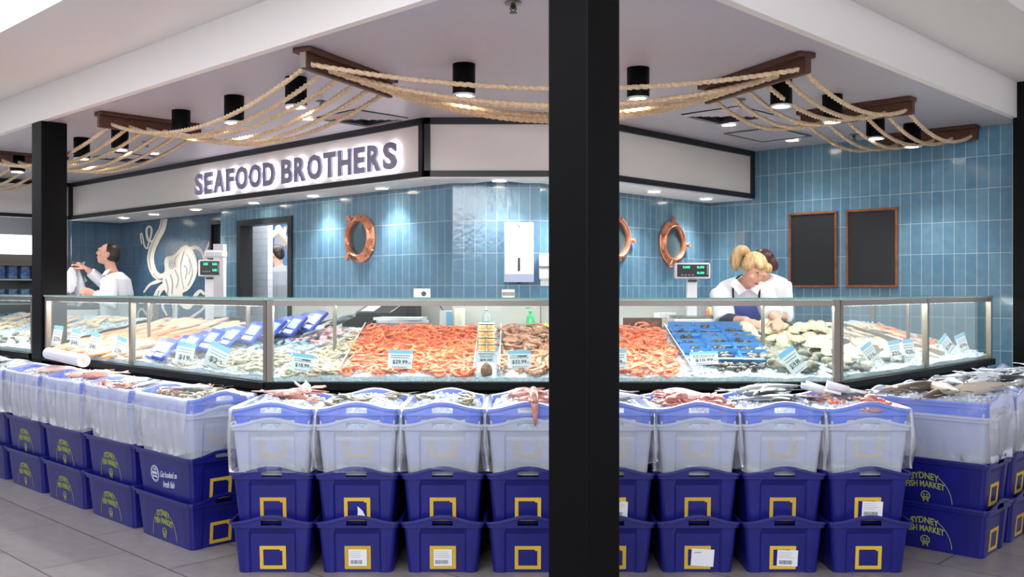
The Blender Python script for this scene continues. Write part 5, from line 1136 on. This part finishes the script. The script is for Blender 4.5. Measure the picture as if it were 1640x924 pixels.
# ---------------------------------------------------------------- people
def skin_body(parts, voxel, name, m, parent, smooth_it=4):
    mb = MB()
    for kind, args in parts:
        if kind == 't': mb.tube(args[0], args[1], 14, ref=args[2] if len(args) > 2 else None)
        elif kind == 'e': mb.ell(args[0], args[1], 16, 12, args[2] if len(args) > 2 else None)
    o = mb.build(name, m, parent, True); r = o.modifiers.new('r', 'REMESH'); r.mode = 'VOXEL'; r.voxel_size = voxel; r.use_smooth_shade = True
    s = o.modifiers.new('s', 'SMOOTH'); s.factor = .5; s.iterations = smooth_it
    bake(o); o.data.polygons.foreach_set('use_smooth', [True]*len(o.data.polygons)); return o
def head_parts(c, R3, s=1.0):
    """head centred at c; local -y is the face, z up; R3 rotates it"""
    c = Vector(c); T4 = Matrix.Translation(c) @ R3.to_4x4() @ Matrix.Scale(s, 4)
    E = lambda p, r: ('e', (p, r, T4))
    return [E((0, .008, .025), (.074, .092, .088)), E((0, -.022, -.035), (.056, .064, .070)), E((0, -.045, -.080), (.030, .030, .024)), E((0, -.088, .030), (.045, .014, .014)),
            E((0, -.094, -.012), (.011, .018, .016)), E((0, -.088, .008), (.008, .012, .022)), E((.036, -.066, -.022), (.022, .016, .020)), E((-.036, -.066, -.022), (.022, .016, .020)),
            E((0, -.078, -.052), (.024, .012, .008)), E((.076, .012, -.005), (.009, .018, .030)), E((-.076, .012, -.005), (.009, .018, .030))]
def face_bits(parent, c, R3, s=1.0, earring=False, lashes=True):
    c = Vector(c); T4 = Matrix.Translation(c) @ R3.to_4x4() @ Matrix.Scale(s, 4)
    for sx in (-1, 1):
        MB().ell((sx*.031, -.078, .008), (.012, .006, .0045), 10, 6, T4).build('eye', M_wplast, parent, True); MB().ell((sx*.031, -.082, .007), (.0055, .004, .0045), 8, 6, T4).build('iris', M_eye, parent, True)
        MB().tube([T4 @ Vector((sx*.014, -.092, .024)), T4 @ Vector((sx*.032, -.091, .031)), T4 @ Vector((sx*.050, -.078, .024))], .003*s, 6).build('eyebrow', M_hairk, parent, True)
    MB().ell((0, -.089, -.048), (.022, .006, .0035), 10, 6, T4).build('upper_lip', M_lip, parent, True); MB().ell((0, -.088, -.055), (.018, .006, .004), 10, 6, T4).build('lower_lip', M_lip, parent, True)
def hand_parts(w, d, up, s=1.0, curl=.5, side=1):
    """palm starts at wrist w, points along d, back of the hand towards up"""
    w = Vector(w); d = Vector(d).normalized(); up = Vector(up); up = (up-d*up.dot(d)).normalized(); x = d.cross(up)*side; P = []
    P.append(('t', ([w-d*.01*s, w+d*.02*s, w+d*.05*s, w+d*.085*s], [(.014*s, .026*s), (.014*s, .034*s), (.014*s, .040*s), (.011*s, .040*s)], up)))
    for k, (off, L_) in enumerate([(-.030, .070), (-.010, .080), (.010, .076), (.030, .060)]):
        b = w+d*.08*s+x*off*s; pts = [b]; dd = d.copy()
        for j in range(3): dd = (dd-up*curl*(.45+.2*j)).normalized(); pts.append(pts[-1]+dd*L_*s*(.42, .33, .25)[j])
        P.append(('t', (pts, [.0098*s, .0094*s, .0085*s, .0068*s])))
    b = w+d*.025*s-x*.030*s; t1 = (d*.6-x*.75-up*.25).normalized(); t2 = (d*.95-x*.25-up*.3*(.5+curl)).normalized(); P.append(('t', ([b, b+t1*.036*s, b+t1*.036*s+t2*.030*s, b+t1*.036*s+t2*.052*s], [.013*s, .0115*s, .010*s, .0075*s])))
    return P
def legs_parts(hip, foot, k=1.0):
    hip = Vector(hip); foot = Vector(foot); P = []
    for sx in (-1, 1):
        h = hip+Vector((sx*.09, 0, -.02)); f = foot+Vector((sx*.11, 0, .08)); kn = (h+f)/2+Vector((0, -.02, .02)); P.append(('t', ([h, h.lerp(kn, .5), kn, kn.lerp(f, .35), f], [.088*k, .075*k, .056*k, .056*k, .040*k])))
        P.append(('t', ([f+Vector((0, .05, -.045)), f+Vector((0, -.06, -.05)), f+Vector((0, -.15, -.06))], [.036, .036, .026])))
    return P
def person(loc, label, C_): 
    r_ = empty('person', loc, label, 'person'); return r_
def rotm(yaw, pitch=0, roll=0): return Matrix.Rotation(yaw, 3, 'Z') @ Matrix.Rotation(pitch, 3, 'X') @ Matrix.Rotation(roll, 3, 'Y')
V = Vector
# --- person in the white coat at the left, holding up a fish in a bag, facing left
X0, Y0 = -3.90, 9.5; r_ = person((X0, Y0, 0), 'person with dark tied hair and white coat holding up a bagged fish', 0)
hc = V((-.085, 0, 1.715)); HR = rotm(-PI/2+.25, -.28)   # -y face turned to -x
body = legs_parts((0, 0, .95), (0, 0, 0))+[('t', ([(0, 0, .88), (0, 0, 1.0), (0, 0, 1.15), (.0, 0, 1.32), (-.01, 0, 1.46), (-.03, 0, 1.53)], [(.12, .15), (.12, .15), (.10, .13), (.12, .17), (.10, .17), (.06, .09)], (1, 0, 0))),
    ('t', ([(-.03, 0, 1.50), (-.055, 0, 1.58), (-.07, 0, 1.66)], [.058, .052, .054]))]
sh_n, sh_f = V((.0, -.18, 1.45)), V((-.02, .17, 1.45)); el_n, el_f = V((.06, -.24, 1.22)), V((-.17, .10, 1.43)); wr_n, wr_f = V((-.13, -.22, 1.335)), V((-.285, -.02, 1.575))
body += [('t', ([sh_n, el_n], [.055, .042])), ('t', ([el_n, wr_n], [.042, .027])), ('t', ([sh_f, el_f], [.055, .042])), ('t', ([el_f, wr_f], [.042, .027]))]
body += hand_parts(wr_n, (-1, -.1, .25), (.2, -1, .3), 1, .8)+hand_parts(wr_f, (-.8, -.2, .5), (.3, -.3, .9), 1, .9)+head_parts(hc, HR)
b = skin_body(body, .007, 'body', M_skin, r_, 3); face_bits(r_, hc, HR)
skin_body([('t', ([(0, 0, .70), (0, 0, .95), (0, 0, 1.12), (0, 0, 1.32), (-.005, 0, 1.46), (-.025, 0, 1.525)], [(.16, .20), (.15, .19), (.14, .175), (.155, .20), (.125, .20), (.075, .10)], (1, 0, 0))), ('t', ([sh_n+V((0, .04, .0)), sh_n, sh_n.lerp(el_n, .5), el_n, el_n.lerp(wr_n, .5), el_n.lerp(wr_n, .92)], [.07, .082, .074, .070, .060, .050])), ('t', ([sh_f+V((0, -.05, 0)), sh_f, sh_f.lerp(el_f, .5), el_f, el_f.lerp(wr_f, .5), el_f.lerp(wr_f, .80)], [.07, .078, .070, .064, .056, .050]))], .011, 'white_coat', M_white, r_, 3)
T4 = Matrix.Translation(hc) @ HR.to_4x4()
skin_body([('e', ((0, .026, .036), (.080, .088, .088), T4)), ('e', ((0, .085, .0), (.05, .035, .07), T4)), ('e', ((.045, .045, .0), (.034, .05, .06), T4)), ('e', ((-.045, .045, .0), (.034, .05, .06), T4))], .008, 'hair', M_hairk, r_, 2)
mb = MB()
for sx in (-1, 1): mb.add([V((-.095, sx*.01, 1.565)), V((-.02, sx*.08, 1.565)), V((-.05, sx*.11, 1.515)), V((-.13, sx*.03, 1.505))], [(0, 1, 2, 3)])
o = mb.build('collar', M_white, r_); s_ = o.modifiers.new('s', 'SOLIDIFY'); s_.thickness = .006
for sx in (-1, 1): MB().ell((sx*.08, .0, -.045), (.006, .006, .006), 8, 6, T4).build('earring', M_wplast, r_, True)
fl = V((X0, Y0, 0))+V((-.36, -.05, 1.58))
o = fish('held_fish', .40, .14, .07, M_silver, M_dkf); o.location = fl+V((0, 0, -.38)) + V((.01, 0, 0)); o.rotation_euler = (0, -PI/2, .5); tag(o, 'silver grey fish hanging tail up from the hand of the person in the white coat', 'fish')
o = MB().rings([[V(((.035+k[1])*math.cos(u)*(1+.12*math.sin(5*u)), (.03+k[1]*.7)*math.sin(u)*(1+.12*math.cos(4*u)), k[0])) for u in [2*PI*i/24 for i in range(24)]] for k in [(0, -.015), (-.04, .01), (-.10, .035), (-.18, .042), (-.24, .035), (-.27, -.01)]]).build('fish_bag', mat('white_bag', (236, 236, 242), .5, bump=.4, scale=16), None, True, fl+V((-.055, -.0, .01))); tag(o, 'white plastic bag bunched around the raised fish', 'bag')
# --- blonde person bending over the case
X0, Y0 = 1.62, 7.0; r_ = person((X0, Y0, 0), 'person with a blonde ponytail, white shirt and blue apron bending over the case', 0)
hc = V((.03, -.42, 1.505)); HR = rotm(.45, .62, .18)
sl, sr = V((-.155, -.22, 1.335)), V((.155, -.22, 1.34)); el, er = V((-.15, -.36, 1.155)), V((.17, -.42, 1.185)); wl, wr = V((-.06, -.60, 1.17)), V((.13, -.66, 1.165))
tor = [(0, .05, .90), (0, .03, 1.0), (0, -.04, 1.13), (0, -.14, 1.27), (0, -.24, 1.38), (0, -.30, 1.42)]
body = legs_parts((0, .05, .95), (0, .06, 0))+[('t', (tor, [(.11, .16), (.11, .155), (.095, .13), (.10, .16), (.085, .15), (.05, .08)], (0, 1, 0))), ('t', ([(0, -.26, 1.39), (.015, -.34, 1.44), (.025, -.38, 1.47)], [.055, .05, .05])),
    ('t', ([sl, el], [.052, .041])), ('t', ([el, wl], [.041, .026])), ('t', ([sr, er], [.052, .041])), ('t', ([er, wr], [.041, .026]))]
body += hand_parts(wl, (.35, -1, -.15), (0, -.1, 1), 1, .5)+hand_parts(wr, (-.25, -1, -.2), (0, -.1, 1), 1, .5, -1)+head_parts(hc, HR)
skin_body(body, .007, 'body', M_skin, r_, 3); face_bits(r_, hc, HR)
skin_body([('t', (tor[1:], [(.13, .175), (.125, .165), (.125, .19), (.11, .185), (.065, .09)], (0, 1, 0))), ('t', ([sl+V((.05, 0, .0)), sl, sl.lerp(el, .6), sl.lerp(el, 1.0)], [.07, .078, .078, .074])), ('t', ([sr+V((-.05, 0, 0)), sr, sr.lerp(er, .6), sr.lerp(er, .95)], [.07, .078, .074, .070]))], .011, 'white_shirt', M_white, r_, 3)
MB().tube([el+V((0, -.0, .01)), el.lerp(wl, .55)], [.052, .04], 14).build('dark_undersleeve', M_navy, r_, True)
def shell(pts_l, nm, m, parent):
    mb = MB(); mb.rings(pts_l, cap=False, closed=False); o = mb.build(nm, m, parent, True); s_ = o.modifiers.new('s', 'SOLIDIFY'); s_.thickness = .006; return o
rs = []
for (x, y, z), w_, dp in [((0, .05, .55), .20, .19), ((0, .04, .9), .19, .17), ((0, -.0, 1.05), .185, .165), ((0, -.08, 1.17), .18, .16), ((0, -.15, 1.25), .13, .15), ((0, -.20, 1.31), .11, .14)]:
    rs.append([V((x+w_*math.sin(a), y-dp*math.cos(a), z-.03*math.cos(a))) for a in [-1.25+2.5*i/14 for i in range(15)]])
shell(rs, 'apron', M_apron, r_)
MB().tube(cr([(-.085, -.33, 1.29), (-.09, -.33, 1.38), (-.06, -.30, 1.45), (0, -.25, 1.47), (.07, -.30, 1.45), (.09, -.34, 1.38), (.085, -.34, 1.29)], 5), .007, 8).build('apron_strap', M_navy, r_, True)
mb = MB()
for sx in (-1, 1): mb.add([V((sx*.01, -.395, 1.37)), V((sx*.075, -.345, 1.45)), V((sx*.11, -.33, 1.41)), V((sx*.06, -.385, 1.335))], [(0, 1, 2, 3)])
o = mb.build('collar', M_white, r_); s_ = o.modifiers.new('s', 'SOLIDIFY'); s_.thickness = .006
T4 = Matrix.Translation(hc) @ HR.to_4x4()
skin_body([('e', ((0, .020, .036), (.083, .092, .088), T4)), ('e', ((.05, -.050, .062), (.034, .038, .034), T4)), ('e', ((-.03, -.056, .070), (.044, .034, .028), T4)), ('e', ((0, .07, -.0), (.06, .045, .06), T4)), ('e', ((-.075, .01, .022), (.015, .045, .045), T4))], .008, 'hair', M_hairb, r_, 2)
a = T4 @ V((-.02, .09, .05)); MB().tube(cr([a, a+V((-.03, .0, .035)), a+V((-.065, .01, .02)), a+V((-.085, .02, -.04)), a+V((-.08, .02, -.10))], 4), [.020, .026, .032, .037, .041, .044, .046, .046, .045, .044, .043, .041, .038, .034, .028, .02, .008], 16).build('ponytail', M_hairb, r_, True)
MB().tube([a+V((-.004, 0, -.004)), a+V((-.02, .004, .012))], .030, 14).build('hair_tie', M_navy, r_, True)
# --- person behind, dark red hair, turned away
X0, Y0 = 1.93, 7.45; r_ = person((X0, Y0, 0), 'person with dark maroon hair and white shirt turned away behind the blonde person', 0)
hc = V((-.035, -.14, 1.555)); HR = rotm(1.9*-1, .5, .0)
sl, sr = V((-.13, -.10, 1.39)), V((.16, .0, 1.40)); el, er = V((-.13, -.20, 1.17)), V((.16, -.06, 1.15)); wl, wr = V((-.10, -.42, 1.17)), V((.03, -.26, 1.17))
tor = [(0, .06, .90), (0, .05, 1.0), (0.02, .02, 1.15), (.02, -.03, 1.30), (.01, -.07, 1.42), (-.01, -.09, 1.46)]
body = legs_parts((0, .06, .95), (0, .06, 0))+[('t', (tor, [(.11, .155), (.11, .15), (.095, .13), (.10, .16), (.08, .14), (.05, .07)], (0, 1, 0))), ('t', ([(-.01, -.08, 1.43), (-.02, -.11, 1.48), (-.03, -.13, 1.52)], [.055, .05, .05])),
    ('t', ([sl, el], [.052, .041])), ('t', ([el, wl], [.041, .026])), ('t', ([sr, er], [.052, .041])), ('t', ([er, wr], [.041, .026]))]
body += hand_parts(wl, (.2, -1, -.2), (0, -.1, 1), 1, .5)+hand_parts(wr, (-.3, -1, -.3), (0, -.1, 1), 1, .5, -1)+head_parts(hc, HR)
skin_body(body, .007, 'body', M_skin, r_, 3); face_bits(r_, hc, HR)
skin_body([('t', (tor[1:], [(.13, .17), (.125, .155), (.125, .18), (.105, .175), (.06, .08)], (0, 1, 0))), ('t', ([sl+V((.05, 0, .0)), sl, sl.lerp(el, .6), sl.lerp(el, .8)], [.065, .072, .07, .066])), ('t', ([sr+V((-.05, 0, 0)), sr, sr.lerp(er, .6), er, er.lerp(wr, .15)], [.07, .078, .074, .072, .068]))], .011, 'white_shirt', M_white, r_, 3)
rs = []
for (x, y, z), w_, dp in [((0, .05, .55), .19, .19), ((0, .04, .9), .18, .17), ((.02, .02, 1.05), .18, .165), ((.02, .0, 1.15), .175, .16), ((.02, -.02, 1.2), .12, .165)]:
    rs.append([V((x+w_*math.sin(a), y-dp*math.cos(a), z)) for a in [-1.2+2.4*i/14 for i in range(15)]])
shell(rs, 'apron', M_apron, r_)
MB().tube(cr([(-.07, -.11, 1.47), (0, -.04, 1.50), (.08, -.09, 1.47), (.13, -.1, 1.40)], 5), .006, 8).build('apron_strap', M_navy, r_, True)
T4 = Matrix.Translation(hc) @ HR.to_4x4()
skin_body([('e', ((0, .024, .034), (.083, .092, .088), T4)), ('e', ((0, .07, -.02), (.062, .045, .07), T4)), ('e', ((.05, .02, .0), (.036, .055, .055), T4)), ('e', ((-.05, .02, .0), (.036, .055, .055), T4))], .008, 'hair', M_hairr, r_, 2)
# --- person in the doorway with arms raised
X0, Y0 = -2.70, 11.25; r_ = person((X0, Y0, 0), 'person in a grey shirt seen from behind through the doorway, arms raised', 0)
hc = V((-.045, 0, 1.775)); HR = rotm(-2.2, .15)
sl, sr = V((-.17, .0, 1.58)), V((.17, .0, 1.58)); el, er = V((-.24, -.12, 1.78)), V((.16, -.06, 1.80)); wl, wr = V((-.10, -.2, 1.93)), V((.06, -.1, 1.98))
tor = [(0, 0, .98), (0, 0, 1.08), (0, 0, 1.24), (0, 0, 1.42), (0, 0, 1.58), (-.01, 0, 1.64)]
body = legs_parts((0, 0, 1.03), (0, 0, 0))+[('t', (tor, [(.11, .16), (.11, .155), (.10, .14), (.11, .17), (.09, .17), (.05, .07)], (0, 1, 0))), ('t', ([(-.01, 0, 1.60), (-.03, 0, 1.66), (-.04, 0, 1.72)], [.06, .055, .055])), ('t', ([sl, el], [.052, .041])), ('t', ([el, wl], [.041, .026])), ('t', ([sr, er], [.052, .041])), ('t', ([er, wr], [.041, .026]))]
body += hand_parts(wl, (.6, -.2, .7), (0, -.6, .3), 1, .6)+hand_parts(wr, (-.5, -.2, .8), (0, -.6, .3), 1, .6, -1)+head_parts(hc, HR)
skin_body(body, .007, 'body', M_skin, r_, 3); face_bits(r_, hc, HR)
skin_body([('t', ([(0, 0, .85)]+tor, [(.15, .19), (.14, .18), (.13, .175), (.125, .165), (.135, .195), (.11, .19), (.06, .08)], (0, 1, 0))), ('t', ([sl, sl.lerp(el, .6), el, el.lerp(wl, .3)], [.078, .07, .064, .058])), ('t', ([sr, sr.lerp(er, .6), er, er.lerp(wr, .3)], [.08, .072, .066, .06]))], .011, 'grey_shirt', M_grey, r_, 3)
T4 = Matrix.Translation(hc) @ HR.to_4x4(); skin_body([('e', ((0, .022, .034), (.080, .088, .085), T4)), ('e', ((0, .06, -.01), (.06, .045, .06), T4))], .008, 'hair', M_hairk, r_, 2)
# blue poster and white shelf things in the back room
p = on_r(452, 6.89); a = Vector((*on_r(437, 6.888), 0)); b = Vector((*on_r(470, 6.888), 0)); M = frame((0, 0, 0), b-a, Zv); W_ = (b-a).length; r_ = empty('wall_poster', (a.x, a.y, .9), 'light blue poster with a white shape on the wall beyond the doorway', 'poster'); MB().box(0, W_, 0, 1.4, 0, .006, M).build('sheet', mat('poster_blue', (120, 168, 220), .5), r_)
mb = MB(); mb.prism([(.05, 1.15), (W_*.5, 1.26), (W_*.85, 1.30), (W_*.6, 1.18), (W_*.95, 1.12), (W_*.9, 1.04), (.04, 1.0)], .006, .008, M); mb.build('white_shape', M_wplast, r_)
